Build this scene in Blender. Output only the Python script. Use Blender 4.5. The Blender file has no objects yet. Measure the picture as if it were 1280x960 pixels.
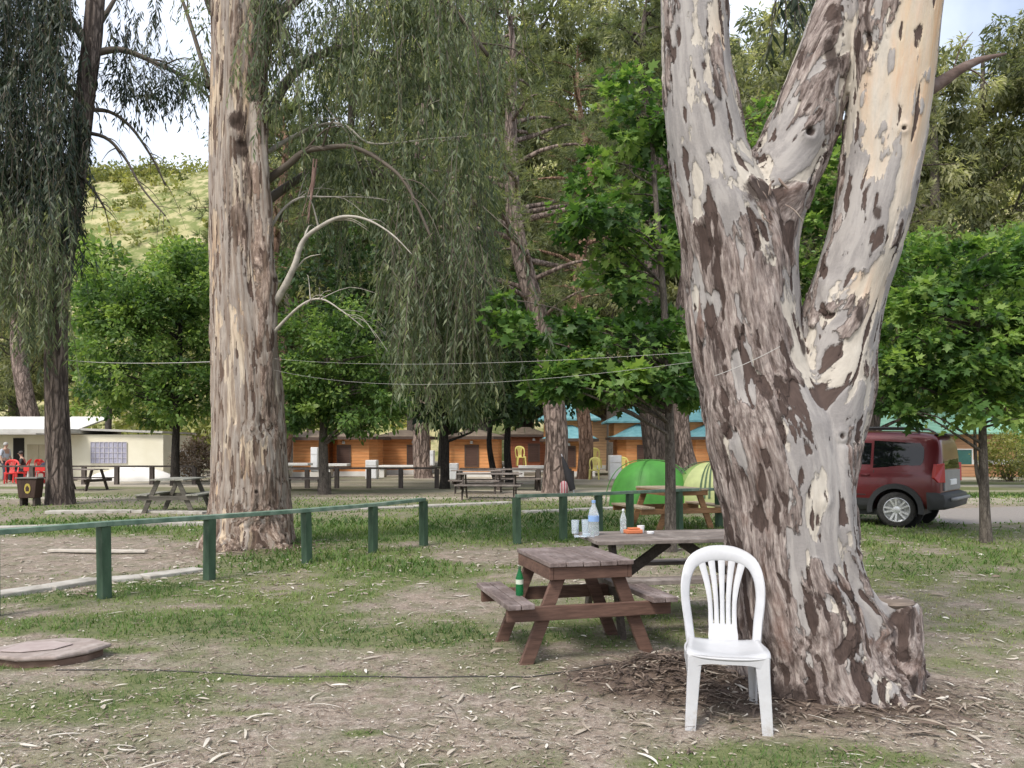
import bpy, bmesh, math, random
import numpy as np
from mathutils import Vector, Matrix, Quaternion

SC = bpy.context.scene
COL = SC.collection
R = math.radians
random.seed(7)
RNG = np.random.default_rng(11)

# ------------------------------------------------------------------ camera, sky, sun, exposure
cam_data = bpy.data.cameras.new('camera')
cam = bpy.data.objects.new('camera', cam_data)
COL.objects.link(cam)
cam.location = (0, 0, 1.5)
cam.rotation_euler = (R(90), 0, 0)
cam_data.sensor_width = 36.0
cam_data.lens = 28.125
cam_data.shift_y = 0.0625
cam_data.clip_start = 0.05
cam_data.clip_end = 2000
SC.camera = cam

SUN_EL, SUN_AZ = 52.0, 215.0          # azimuth clockwise from +Y: behind the camera, to the left
world = bpy.data.worlds.new('World')
SC.world = world
world.use_nodes = True
wn = world.node_tree
bg = wn.nodes['Background']
sky = wn.nodes.new('ShaderNodeTexSky')
sky.sky_type = 'NISHITA'
sky.sun_disc = False
sky.sun_elevation = R(SUN_EL)
sky.sun_rotation = R(SUN_AZ)
sky.air_density = 1.0
sky.dust_density = 4.0
sky.ozone_density = 1.0
# thin bright cloud over most of the sky
_tc = wn.nodes.new('ShaderNodeTexCoord'); _nz = wn.nodes.new('ShaderNodeTexNoise')
_nz.inputs['Scale'].default_value = 2.6; _nz.inputs['Detail'].default_value = 6
wn.links.new(_tc.outputs['Generated'], _nz.inputs['Vector'])
_rp = wn.nodes.new('ShaderNodeValToRGB'); _rp.color_ramp.elements[0].position = .36; _rp.color_ramp.elements[1].position = .60
_rp.color_ramp.elements[0].color = (.12, .12, .12, 1); _rp.color_ramp.elements[1].color = (.85, .85, .85, 1)
wn.links.new(_nz.outputs[0], _rp.inputs[0])
_mx = wn.nodes.new('ShaderNodeMix'); _mx.data_type = 'RGBA'
wn.links.new(_rp.outputs[0], _mx.inputs[0]); wn.links.new(sky.outputs[0], _mx.inputs[6])
_mx.inputs[7].default_value = (7.0, 7.4, 8.2, 1)
wn.links.new(_mx.outputs[2], bg.inputs[0])
bg.inputs[1].default_value = 0.10
sun_d = bpy.data.lights.new('sun', 'SUN')
sun_d.energy = 1.5
sun_d.angle = R(16)
sun_d.color = (1.0, 0.95, 0.88)
sun = bpy.data.objects.new('sun', sun_d)
COL.objects.link(sun)
_az = R(SUN_AZ)
_dir = Vector((math.sin(_az) * math.cos(R(SUN_EL)), math.cos(_az) * math.cos(R(SUN_EL)), math.sin(R(SUN_EL))))
sun.rotation_euler = _dir.to_track_quat('Z', 'Y').to_euler()
SC.view_settings.view_transform = 'Standard'
SC.view_settings.look = 'None'
SC.view_settings.exposure = 1.1
SC.view_settings.gamma = 1.0
SC.view_settings.use_curve_mapping = False
SC.render.engine = 'CYCLES'
SC.cycles.max_bounces = 8
SC.cycles.transparent_max_bounces = 8
SC.cycles.use_denoising = True

# ------------------------------------------------------------------ helpers
def P(px, py, Y):
    """a pixel of the photograph at depth Y as a point of the place"""
    return Vector(((px - 640) / 1000 * Y, Y, 1.5 - (py - 560) / 1000 * Y))

def G(px, py):
    Y = 1500 / (py - 560)
    return (px - 640) / 1000 * Y, Y

def _hash(ix, iy, iz, seed):
    h = (ix.astype(np.uint32) * np.uint32(374761393) + iy.astype(np.uint32) * np.uint32(668265263)
         + iz.astype(np.uint32) * np.uint32(2246822519) + np.uint32((seed * 3266489917) & 0xffffffff))
    h = (h ^ (h >> np.uint32(13))) * np.uint32(1274126177)
    h = (h ^ (h >> np.uint32(16))) * np.uint32(2654435761)
    h = h ^ (h >> np.uint32(15))
    return h.astype(np.float64) / 4294967295.0

def vnoise(p, seed=0):
    p = np.asarray(p, float)
    i = np.floor(p).astype(np.int64)
    f = p - i
    f = f * f * (3 - 2 * f)
    out = 0
    for dx in (0, 1):
        for dy in (0, 1):
            for dz in (0, 1):
                w = ((f[:, 0] if dx else 1 - f[:, 0]) * (f[:, 1] if dy else 1 - f[:, 1]) * (f[:, 2] if dz else 1 - f[:, 2]))
                out = out + w * _hash(i[:, 0] + dx, i[:, 1] + dy, i[:, 2] + dz, seed)
    return out

def fbm(p, seed=0, oct=4):
    p = np.asarray(p, float)
    a, s, t = 0.5, 0, 0
    for k in range(oct):
        s = s + a * vnoise(p * 2 ** k, seed + k * 17)
        t += a
        a *= 0.5
    return s / t

def fbm2(x, y, seed=0, oct=4):
    x = np.asarray(x, float)
    return fbm(np.stack([x, np.asarray(y, float), np.full_like(x, 0.37)], 1), seed, oct)

def smooth(a, b, x):
    t = np.clip((x - a) / (b - a), 0, 1)
    return t * t * (3 - 2 * t)

def link(o, parent=None):
    COL.objects.link(o)
    if parent is not None:
        o.parent = parent
    return o

def thing(name, label, cat, loc=(0, 0, 0), rz=0.0, group=None):
    o = bpy.data.objects.new(name, None)
    o.empty_display_size = 0.2
    o.location = loc
    o.rotation_euler = (0, 0, rz)
    COL.objects.link(o)
    return tag(o, label, cat, group)

def tag(o, label=None, cat=None, group=None, kind=None):
    if label: o['label'] = label
    if cat: o['category'] = cat
    if group: o['group'] = group
    if kind: o['kind'] = kind
    return o

def copy_thing(root, loc=None, rz=None, label=None, scale=None, mat=None):
    def rec(o, parent):
        c = o.copy()
        COL.objects.link(c)
        if parent is not None:
            c.parent = parent
        if mat is not None and c.type == 'MESH':
            for s in c.material_slots:
                s.link = 'OBJECT'
                s.material = mat
        for ch in [k for k in ALLCH.get(o.name, [])]:
            rec(ch, c)
        return c
    ALLCH = {}
    for o in SC.objects:
        if o.parent: ALLCH.setdefault(o.parent.name, []).append(o)
    c = rec(root, None)
    if loc is not None: c.location = loc
    if rz is not None: c.rotation_euler = (0, 0, rz)
    if scale is not None: c.scale = scale if hasattr(scale, '__len__') else (scale,) * 3
    if label: c['label'] = label
    return c

def np_mesh(name, verts, loops, starts, totals, mat, parent=None, smooth_sh=False, face_attr=None, pt_attr=None):
    me = bpy.data.meshes.new(name)
    verts = np.ascontiguousarray(verts, np.float32)
    me.vertices.add(len(verts)); me.vertices.foreach_set('co', verts.ravel())
    me.loops.add(len(loops)); me.loops.foreach_set('vertex_index', np.ascontiguousarray(loops, np.int32))
    me.polygons.add(len(starts))
    me.polygons.foreach_set('loop_start', np.ascontiguousarray(starts, np.int32))
    try:
        me.polygons.foreach_set('loop_total', np.ascontiguousarray(totals, np.int32))
    except Exception:
        pass
    me.update(calc_edges=True)
    if smooth_sh:
        me.polygons.foreach_set('use_smooth', np.ones(len(starts), bool))
    for k, a in (face_attr or {}).items():
        at = me.attributes.new(k, 'FLOAT', 'FACE'); at.data.foreach_set('value', np.ascontiguousarray(a, np.float32))
    for k, a in (pt_attr or {}).items():
        if a.ndim == 2:
            at = me.attributes.new(k, 'FLOAT_VECTOR', 'POINT'); at.data.foreach_set('vector', np.ascontiguousarray(a, np.float32).ravel())
        else:
            at = me.attributes.new(k, 'FLOAT', 'POINT'); at.data.foreach_set('value', np.ascontiguousarray(a, np.float32))
    if mat: me.materials.append(mat)
    o = bpy.data.objects.new(name, me)
    return link(o, parent)

class MB:
    """collects shapes, links them as ONE mesh object"""
    def __init__(self):
        self.v = []; self.f = []; self.m = []; self.cur = 0
    def add(self, vs, fs):
        n = len(self.v)
        self.v += [tuple(v) for v in vs]
        self.f += [tuple(i + n for i in f) for f in fs]
        self.m += [self.cur] * len(fs)
        return self
    def box(self, c, s, M=None):
        x, y, z = s[0] / 2, s[1] / 2, s[2] / 2
        vs = [Vector((sx * x, sy * y, sz * z)) for sx in (-1, 1) for sy in (-1, 1) for sz in (-1, 1)]
        if M is not None: vs = [M @ v for v in vs]
        c = Vector(c)
        vs = [v + c for v in vs]
        return self.add(vs, [(0, 1, 3, 2), (4, 6, 7, 5), (0, 4, 5, 1), (2, 3, 7, 6), (0, 2, 6, 4), (1, 5, 7, 3)])
    def beam(self, p0, p1, w, t, up=(0, 0, 1)):
        p0, p1 = Vector(p0), Vector(p1)
        d = (p1 - p0).normalized()
        u = Vector(up)
        s = d.cross(u)
        if s.length < 1e-4: s = d.cross(Vector((1, 0, 0)))
        s.normalize(); u = s.cross(d)
        vs = []
        for p in (p0, p1):
            for a, b in ((-1, -1), (1, -1), (1, 1), (-1, 1)):
                vs.append(p + s * (a * w / 2) + u * (b * t / 2))
        return self.add(vs, [(0, 1, 2, 3), (7, 6, 5, 4), (0, 4, 5, 1), (1, 5, 6, 2), (2, 6, 7, 3), (3, 7, 4, 0)])
    def tube(self, pts, radii, seg=10, cap=True):
        pts = [Vector(p) for p in pts]
        if not hasattr(radii, '__len__'): radii = [radii] * len(pts)
        n = len(pts); vs = []
        ref = None
        for i, p in enumerate(pts):
            d = (pts[min(i + 1, n - 1)] - pts[max(i - 1, 0)]).normalized()
            if ref is None:
                ref = d.orthogonal().normalized()
            ref = (ref - d * ref.dot(d)).normalized()
            b = d.cross(ref)
            for k in range(seg):
                a = 2 * math.pi * k / seg
                vs.append(p + (ref * math.cos(a) + b * math.sin(a)) * radii[i])
        fs = []
        for i in range(n - 1):
            for k in range(seg):
                k2 = (k + 1) % seg
                fs.append((i * seg + k, i * seg + k2, (i + 1) * seg + k2, (i + 1) * seg + k))
        if cap:
            fs.append(tuple(range(seg - 1, -1, -1)))
            fs.append(tuple((n - 1) * seg + k for k in range(seg)))
        return self.add(vs, fs)
    def lathe(self, prof, c=(0, 0, 0), seg=20, M=None):
        c = Vector(c); vs = []
        for r, z in prof:
            for k in range(seg):
                a = 2 * math.pi * k / seg
                v = Vector((r * math.cos(a), r * math.sin(a), z))
                if M is not None: v = M @ v
                vs.append(v + c)
        fs = []
        for i in range(len(prof) - 1):
            for k in range(seg):
                k2 = (k + 1) % seg
                fs.append((i * seg + k, i * seg + k2, (i + 1) * seg + k2, (i + 1) * seg + k))
        fs.append(tuple(range(seg - 1, -1, -1)))
        fs.append(tuple((len(prof) - 1) * seg + k for k in range(seg)))
        return self.add(vs, fs)
    def prism(self, poly, a, b, fn):
        """poly: 2D outline, fn(u, v, w) -> point, extruded from w=a to w=b"""
        n = len(poly)
        vs = [fn(u, v, a) for u, v in poly] + [fn(u, v, b) for u, v in poly]
        fs = [tuple(range(n - 1, -1, -1)), tuple(range(n, 2 * n))]
        fs += [(i, (i + 1) % n, n + (i + 1) % n, n + i) for i in range(n)]
        return self.add(vs, fs)
    def build(self, name, mat, parent=None, smooth_sh=False, bevel=0, subsurf=0, angle=None):
        me = bpy.data.meshes.new(name)
        me.from_pydata(self.v, [], self.f)
        mats = mat if isinstance(mat, (list, tuple)) else [mat]
        for m in mats: me.materials.append(m)
        if len(mats) > 1: me.polygons.foreach_set('material_index', self.m)
        bm = bmesh.new(); bm.from_mesh(me)
        bmesh.ops.recalc_face_normals(bm, faces=bm.faces)
        bm.to_mesh(me); bm.free()
        if smooth_sh:
            me.polygons.foreach_set('use_smooth', np.ones(len(me.polygons), bool))
            if angle: me.set_sharp_from_angle(angle=R(angle))
        o = bpy.data.objects.new(name, me)
        link(o, parent)
        if bevel:
            md = o.modifiers.new('bevel', 'BEVEL'); md.width = bevel; md.segments = 2; md.limit_method = 'ANGLE'
        if subsurf:
            md = o.modifiers.new('subsurf', 'SUBSURF'); md.levels = subsurf; md.render_levels = subsurf
        return o

# ------------------------------------------------------------------ materials
def new_mat(name):
    m = bpy.data.materials.new(name); m.use_nodes = True
    nt = m.node_tree
    return m, nt, nt.nodes['Principled BSDF']

def N(nt, typ, **kw):
    n = nt.nodes.new(typ)
    for k, v in kw.items():
        if k.startswith('i_'):
            key = k[2:]
            n.inputs[int(key) if key.isdigit() else key].default_value = v
        else:
            setattr(n, k, v)
    return n

def ramp(nt, stops, fac=None, interp='LINEAR'):
    n = nt.nodes.new('ShaderNodeValToRGB')
    n.color_ramp.interpolation = interp
    el = n.color_ramp.elements
    while len(el) < len(stops): el.new(0.5)
    for e, (p, c) in zip(el, stops):
        e.position = p
        e.color = (c[0], c[1], c[2], 1) if hasattr(c, '__len__') else (c, c, c, 1)
    if fac is not None: nt.links.new(fac, n.inputs[0])
    return n

def mixc(nt, fac, a, b, blend='MIX'):
    n = nt.nodes.new('ShaderNodeMix'); n.data_type = 'RGBA'; n.blend_type = blend
    if hasattr(fac, 'links'): nt.links.new(fac, n.inputs[0])
    else: n.inputs[0].default_value = fac
    for idx, c in ((6, a), (7, b)):
        if hasattr(c, 'links'): nt.links.new(c, n.inputs[idx])
        else: n.inputs[idx].default_value = (c[0], c[1], c[2], 1)
    return n.outputs[2]

def mth(nt, op, a, b=None, clamp=False):
    n = nt.nodes.new('ShaderNodeMath'); n.operation = op; n.use_clamp = clamp
    for i, c in enumerate((a, b)):
        if c is None: continue
        if hasattr(c, 'links'): nt.links.new(c, n.inputs[i])
        else: n.inputs[i].default_value = c
    return n.outputs[0]

def coords(nt, scale=(1, 1, 1), attr=None, obj=True):
    if attr:
        a = N(nt, 'ShaderNodeAttribute', attribute_name=attr); src = a.outputs['Vector']
    else:
        src = nt.nodes.new('ShaderNodeTexCoord').outputs['Object']
    mp = nt.nodes.new('ShaderNodeMapping'); mp.inputs['Scale'].default_value = scale
    nt.links.new(src, mp.inputs[0])
    return mp.outputs[0]

def noise(nt, vec, scale, detail=4, rough=0.55, dist=0.0):
    n = N(nt, 'ShaderNodeTexNoise'); n.inputs['Scale'].default_value = scale
    n.inputs['Detail'].default_value = detail; n.inputs['Roughness'].default_value = rough
    n.inputs['Distortion'].default_value = dist
    nt.links.new(vec, n.inputs['Vector'])
    return n.outputs[0]

def bump(nt, bsdf, h, strength=0.4, dist=0.02):
    b = N(nt, 'ShaderNodeBump'); b.inputs['Strength'].default_value = strength; b.inputs['Distance'].default_value = dist
    nt.links.new(h, b.inputs['Height']); nt.links.new(b.outputs[0], bsdf.inputs['Normal'])

def noisy(name, cols, scale=6, stretch=(1, 1, 1), rough=0.8, bmp=0.3, bdist=0.01, metallic=0.0, dirt=None, spec=0.3, lo=0.3, hi=0.7):
    """noise-coloured surface; cols = list of colours from low to high noise"""
    m, nt, b = new_mat(name)
    v = coords(nt, stretch)
    n1 = noise(nt, v, scale, 6, 0.6)
    k = len(cols)
    c = ramp(nt, [(lo + (hi - lo) * i / max(k - 1, 1), cols[i]) for i in range(k)], n1).outputs[0]
    if dirt:
        v2 = coords(nt)
        n2 = noise(nt, v2, dirt[1], 5, 0.65)
        f = ramp(nt, [(dirt[2], 0), (dirt[2] + 0.15, dirt[3])], n2).outputs[0]
        c = mixc(nt, f, c, dirt[0])
    nt.links.new(c, b.inputs['Base Color'])
    b.inputs['Roughness'].default_value = rough
    b.inputs['Metallic'].default_value = metallic
    b.inputs['Specular IOR Level'].default_value = spec
    if bmp: bump(nt, b, n1, bmp, bdist)
    return m

def wood(name, dark, light, axis='y', rough=0.75, scale=9, wear=None):
    s = {'x': (0.12, 1, 1), 'y': (1, 0.12, 1), 'z': (1, 1, 0.12)}[axis]
    m, nt, b = new_mat(name)
    v = coords(nt, s)
    n1 = noise(nt, v, scale, 8, 0.65, 0.3)
    n2 = noise(nt, v, scale * 6, 4, 0.6)
    c = ramp(nt, [(0.3, dark), (0.52, [(d + l) / 2 for d, l in zip(dark, light)]), (0.72, light)], n1).outputs[0]
    g = ramp(nt, [(0.35, 0.72), (0.6, 1.1)], n2).outputs[0]
    c = mixc(nt, 1.0, c, g, 'MULTIPLY')
    if wear:
        n3 = noise(nt, coords(nt), 3.2, 6, 0.7)
        f = ramp(nt, [(0.5, 0), (0.68, 0.8)], n3).outputs[0]
        c = mixc(nt, f, c, wear)
    nt.links.new(c, b.inputs['Base Color'])
    b.inputs['Roughness'].default_value = rough
    b.inputs['Specular IOR Level'].default_value = 0.3
    bump(nt, b, n2, 0.35, 0.004)
    return m

def plain(name, c, rough=0.5, metallic=0.0, spec=0.5, var=0.08, scale=5):
    m, nt, b = new_mat(name)
    n1 = noise(nt, coords(nt), scale, 4, 0.6)
    lo = [x * (1 - var) for x in c]; hi = [min(x * (1 + var), 1) for x in c]
    nt.links.new(ramp(nt, [(0.35, lo), (0.65, hi)], n1).outputs[0], b.inputs['Base Color'])
    b.inputs['Roughness'].default_value = rough
    b.inputs['Metallic'].default_value = metallic
    b.inputs['Specular IOR Level'].default_value = spec
    return m

def leaf_mat(name, cols, trans=0.35, rough=0.5, tcol=1.5):
    m, nt, b = new_mat(name)
    a = N(nt, 'ShaderNodeAttribute', attribute_name='v')
    k = len(cols)
    c = ramp(nt, [(i / (k - 1), cols[i]) for i in range(k)], a.outputs['Fac']).outputs[0]
    nt.links.new(c, b.inputs['Base Color'])
    b.inputs['Roughness'].default_value = rough
    b.inputs['Specular IOR Level'].default_value = 0.35
    t = nt.nodes.new('ShaderNodeBsdfTranslucent')
    tc = mixc(nt, 1.0, c, (tcol, tcol * 1.05, tcol * 0.6), 'MULTIPLY')
    nt.links.new(tc, t.inputs[0])
    mx = nt.nodes.new('ShaderNodeMixShader'); mx.inputs[0].default_value = trans
    nt.links.new(b.outputs[0], mx.inputs[1]); nt.links.new(t.outputs[0], mx.inputs[2])
    nt.links.new(mx.outputs[0], nt.nodes['Material Output'].inputs[0])
    return m

def bark_mat(name, dark, mid, light, sc=7.0, stretch=0.28, bmp=0.9, bd=0.05):
    m, nt, b = new_mat(name)
    v = coords(nt, (1, 1, stretch))
    w = noise(nt, v, sc * 0.6, 3, 0.5)
    vo = N(nt, 'ShaderNodeTexVoronoi', feature='DISTANCE_TO_EDGE'); vo.inputs['Scale'].default_value = sc
    va = nt.nodes.new('ShaderNodeVectorMath'); va.operation = 'ADD'
    wn_ = N(nt, 'ShaderNodeTexNoise'); wn_.inputs['Scale'].default_value = sc * 0.8; wn_.inputs['Detail'].default_value = 3
    nt.links.new(v, wn_.inputs['Vector'])
    sc_ = nt.nodes.new('ShaderNodeVectorMath'); sc_.operation = 'SCALE'; sc_.inputs['Scale'].default_value = 0.25
    nt.links.new(wn_.outputs['Color'], sc_.inputs[0])
    nt.links.new(v, va.inputs[0]); nt.links.new(sc_.outputs[0], va.inputs[1])
    nt.links.new(va.outputs[0], vo.inputs['Vector'])
    n2 = noise(nt, v, sc * 3.5, 6, 0.65)
    plates = ramp(nt, [(0.0, .25), (0.13, 1)], vo.outputs['Distance']).outputs[0]
    v3 = coords(nt, (1, 1, stretch * .45))
    fis = ramp(nt, [(.36, 0), (.50, 1)], noise(nt, v3, sc * 1.9, 6, .62, .4)).outputs[0]
    plates = mth(nt, 'MULTIPLY', plates, fis)
    c = ramp(nt, [(0.3, mid), (0.7, light)], n2).outputs[0]
    c = mixc(nt, plates, dark, c)
    big = noise(nt, coords(nt, (1, 1, 0.6)), 1.1, 4, 0.6)
    c = mixc(nt, ramp(nt, [(0.4, 0), (0.75, 0.55)], big).outputs[0], c, mid)
    nt.links.new(c, b.inputs['Base Color'])
    b.inputs['Roughness'].default_value = 0.9
    b.inputs['Specular IOR Level'].default_value = 0.15
    h = mth(nt, 'ADD', mth(nt, 'MULTIPLY', plates, 1.0), mth(nt, 'MULTIPLY', n2, 0.5))
    bump(nt, b, h, bmp, bd)
    return m
# ------------------------------------------------------------------ foliage
STAR = np.array([(0, .05, 0), (.18, .42, .05), (.34, .20, .0), (.62, .40, .06), (.62, .14, .0), (1, 0, .08),
                 (.62, -.14, .0), (.62, -.40, .06), (.34, -.20, .0), (.18, -.42, .05), (0, -.05, 0)], float)
OVAL = np.array([(0, 0, 0), (.3, .26, .05), (.7, .22, .03), (1, 0, -.04), (.7, -.22, .03), (.3, -.26, .05)], float)
LANCE = np.array([(0, 0, 0), (.35, .10, .02), (1, 0, -.06), (.35, -.10, .02)], float)
NEEDLE = np.array([(0, .03, 0), (1, 0, 0), (0, -.03, 0)], float)

def unit(a):
    return a / np.maximum(np.linalg.norm(a, axis=1, keepdims=True), 1e-9)

def leaf_geo(c, size, axis, normal, tpl):
    axis = unit(axis)
    normal = unit(normal - axis * np.sum(axis * normal, 1, keepdims=True))
    side = np.cross(normal, axis)
    k = len(tpl); n = len(c)
    v = (c[:, None, :] + size[:, None, None] * (tpl[None, :, 0:1] * axis[:, None, :] + tpl[None, :, 1:2] * side[:, None, :]
         + tpl[None, :, 2:3] * normal[:, None, :])).reshape(-1, 3)
    return v, k, n

def leaf_mesh(name, parts, mat, parent=None):
    """parts: list of (verts, k, n, v-attribute)"""
    V = np.concatenate([p[0] for p in parts])
    L = np.arange(len(V))
    tot = np.concatenate([np.full(p[2], p[1]) for p in parts])
    st = np.concatenate([[0], np.cumsum(tot)[:-1]])
    at = np.concatenate([p[3] for p in parts])
    return np_mesh(name, V, L, st, tot, mat, parent, face_attr={'v': at})

def in_ellipsoids(n, ells, rng, shell=0.5):
    w = np.array([e[1][0] * e[1][1] * e[1][2] for e in ells]) ** 0.75
    w = w * np.array([e[2] if len(e) > 2 else 1 for e in ells]); w /= w.sum()
    idx = rng.choice(len(ells), n, p=w)
    d = unit(rng.normal(size=(n, 3)))
    r = (shell ** 3 + (1 - shell ** 3) * rng.random(n)) ** (1 / 3)
    C = np.array([e[0] for e in ells], float)[idx]; Rr = np.array([e[1] for e in ells], float)[idx]
    return C + d * r[:, None] * Rr, d

def broad_crown(ells, clumps, per, crad, lsize, tpl, seed, flat=0.6, droop=0.35, shell=0.5, vbias=0.0):
    rng = np.random.default_rng(seed)
    cc, dd = in_ellipsoids(clumps, ells, rng, shell)
    n = clumps * per
    ci = np.repeat(np.arange(clumps), per)
    rr = crad * (0.55 + 0.9 * rng.random(clumps))[ci]
    off = unit(rng.normal(size=(n, 3))) * (rng.random(n) ** 0.45)[:, None] * rr[:, None]
    off[:, 2] *= flat
    c = cc[ci] + off
    out = unit(off + dd[ci] * 0.4 * crad)
    axis = out * 0.9 + rng.normal(size=(n, 3)) * 0.45; axis[:, 2] -= droop
    normal = out * 0.35 + rng.normal(size=(n, 3)) * 0.4; normal[:, 2] += 0.8
    size = lsize * (0.4 + 1.0 * rng.random(n) ** 1.4) * (.8 + .4 * rng.random(clumps))[ci]
    # hue of each clump (young or old leaves) and of each leaf
    v = np.clip(0.46 + 0.30 * rng.normal(size=clumps)[ci] + 0.20 * rng.normal(size=n) + vbias, 0, 1)
    g, k, m = leaf_geo(c, size, axis, normal, tpl)
    return (g, k, m, v), cc

def ring_tube(pts, radii, seg=14, seed=0, rough=0.05, flute=0.0, sub=4, freq=3.0, flute_n=6, cap=True):
    """bark-lumped tapered tube along a smooth line; returns verts, faces (python lists)"""
    pts = np.array([tuple(p) for p in pts], float); radii = np.array(radii, float)
    n = len(pts)
    t = np.linspace(0, n - 1, (n - 1) * sub + 1)
    i = np.minimum(t.astype(int), n - 2); f = (t - i)[:, None]
    p0 = pts[np.maximum(i - 1, 0)]; p1 = pts[i]; p2 = pts[i + 1]; p3 = pts[np.minimum(i + 2, n - 1)]
    c = 0.5 * ((2 * p1) + (-p0 + p2) * f + (2 * p0 - 5 * p1 + 4 * p2 - p3) * f ** 2 + (-p0 + 3 * p1 - 3 * p2 + p3) * f ** 3)
    r = radii[i] * (1 - f[:, 0]) + radii[i + 1] * f[:, 0]
    d = np.gradient(c, axis=0); d = unit(d)
    ref = np.zeros_like(d); cur = np.array([1.0, 0.02, 0]) if abs(d[0, 0]) < 0.9 else np.array([0, 1.0, 0])
    for k in range(len(c)):
        cur = cur - d[k] * cur.dot(d[k]); cur /= np.linalg.norm(cur); ref[k] = cur
    b = np.cross(d, ref)
    a = np.linspace(0, 2 * np.pi, seg, endpoint=False)
    dirv = ref[:, None, :] * np.cos(a)[None, :, None] + b[:, None, :] * np.sin(a)[None, :, None]
    base = (c[:, None, :] + dirv * r[:, None, None]).reshape(-1, 3)
    nz = fbm(base * np.array([freq, freq, freq * 0.35]), seed, 3).reshape(len(c), seg) - 0.5
    lob = flute * np.cos(flute_n * a[None, :] + 3 * np.sin(t[:, None] * 0.4)) * 0.5 if flute else 0
    rr = r[:, None] * (1 + rough * 4 * nz + lob)
    v = (c[:, None, :] + dirv * rr[:, :, None]).reshape(-1, 3)
    fs = []
    for q in range(len(c) - 1):
        for k in range(seg):
            k2 = (k + 1) % seg
            fs.append((q * seg + k, q * seg + k2, (q + 1) * seg + k2, (q + 1) * seg + k))
    if cap:
        fs.append(tuple((len(c) - 1) * seg + k for k in range(seg)))
    return v, fs

def limb_to(mb, base, tip, r0, seed, sag=0.12, r1=0.012):
    rnd = random.Random(seed)
    base, tip = Vector(base), Vector(tip)
    L = (tip - base).length
    m1 = base.lerp(tip, 0.35) + Vector((rnd.uniform(-.06, .06) * L, rnd.uniform(-.06, .06) * L, sag * L * rnd.uniform(.3, 1)))
    m2 = base.lerp(tip, 0.7) + Vector((rnd.uniform(-.08, .08) * L, rnd.uniform(-.08, .08) * L, sag * L * rnd.uniform(.2, 1)))
    v, f = ring_tube([base, m1, m2, tip], [r0, r0 * 0.7, r0 * 0.42, r1], 6, seed, 0.05, sub=2)
    mb.add(v, f)

def needles(clumps, per, length, rng, up=0.35, outward=None, width=1.0):
    n = len(clumps) * per
    c = np.repeat(clumps, per, 0)
    d = rng.normal(size=(n, 3)); d[:, 2] += up
    if outward is not None: d += np.repeat(outward, per, 0) * 0.9
    tpl = NEEDLE.copy(); tpl[:, 1] *= width
    g, k, m = leaf_geo(c + unit(d) * 0.03, length * (0.6 + 0.6 * rng.random(n)), d, rng.normal(size=(n, 3)), tpl)
    v = np.clip(0.5 + 0.2 * rng.normal(size=len(clumps)).repeat(per) + 0.15 * rng.normal(size=n), 0, 1)
    return (g, k, m, v)

def pine_parts(H, r, z0, Lmax, nb, seed, lean=(0, 0), clump=12, per=13, nlen=0.3, nw=1.6, spread=None):
    """trunk + limbs (MB) and needle crown of a tall airy pine"""
    rng = np.random.default_rng(seed); rnd = random.Random(seed)
    zs = [-.15, .25, H * .12, H * .3, H * .5, H * .7, H * .88, H]
    wob = lambda z: Vector((lean[0] * z + .02 * H * math.sin(z * .5 + seed), lean[1] * z + .012 * H * math.cos(z * .4 + seed), z))
    w0 = wob(0)
    pts = [wob(z) - Vector((w0.x, w0.y, 0)) for z in zs]
    rad = [r * 1.25, r * 1.05, r * .95, r * .85, r * .72, r * .55, r * .3, .03]
    mb = MB(); v, f = ring_tube(pts, rad, 14, seed, .05, sub=4); mb.add(v, f)
    cl = []; ow = []
    for q in range(nb):
        t = z0 + (1 - z0) * ((q + rnd.random()) / nb) ** 0.85
        z = H * t
        k = max(i for i in range(len(zs) - 1) if zs[i] <= z)
        ft = (z - zs[k]) / (zs[k + 1] - zs[k])
        b = pts[k].lerp(pts[k + 1], ft)
        az = rnd.uniform(0, 2 * math.pi)
        L = Lmax * (1 - ((t - z0) / (1 - z0)) ** 1.6 * .8) * rnd.uniform(.55, 1.1)
        if t < z0 + .12: L *= .75
        tip = b + Vector((math.cos(az) * L, math.sin(az) * L, L * rnd.uniform(-.05, .4)))
        limb_to(mb, b, tip, .035 + .02 * L, seed * 100 + q, .1, .01)
        for e in range(clump):
            u = rnd.uniform(.4, 1.05)
            c = b.lerp(tip, u) + Vector((rnd.gauss(0, .11 * L), rnd.gauss(0, .11 * L), rnd.gauss(.05 * L, .07 * L)))
            cl.append(c); ow.append(((c - b).normalized()))
    g = needles(np.array([tuple(c) for c in cl]), per, nlen, rng, .3, np.array([tuple(o) for o in ow]), nw)
    return mb, g

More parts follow.
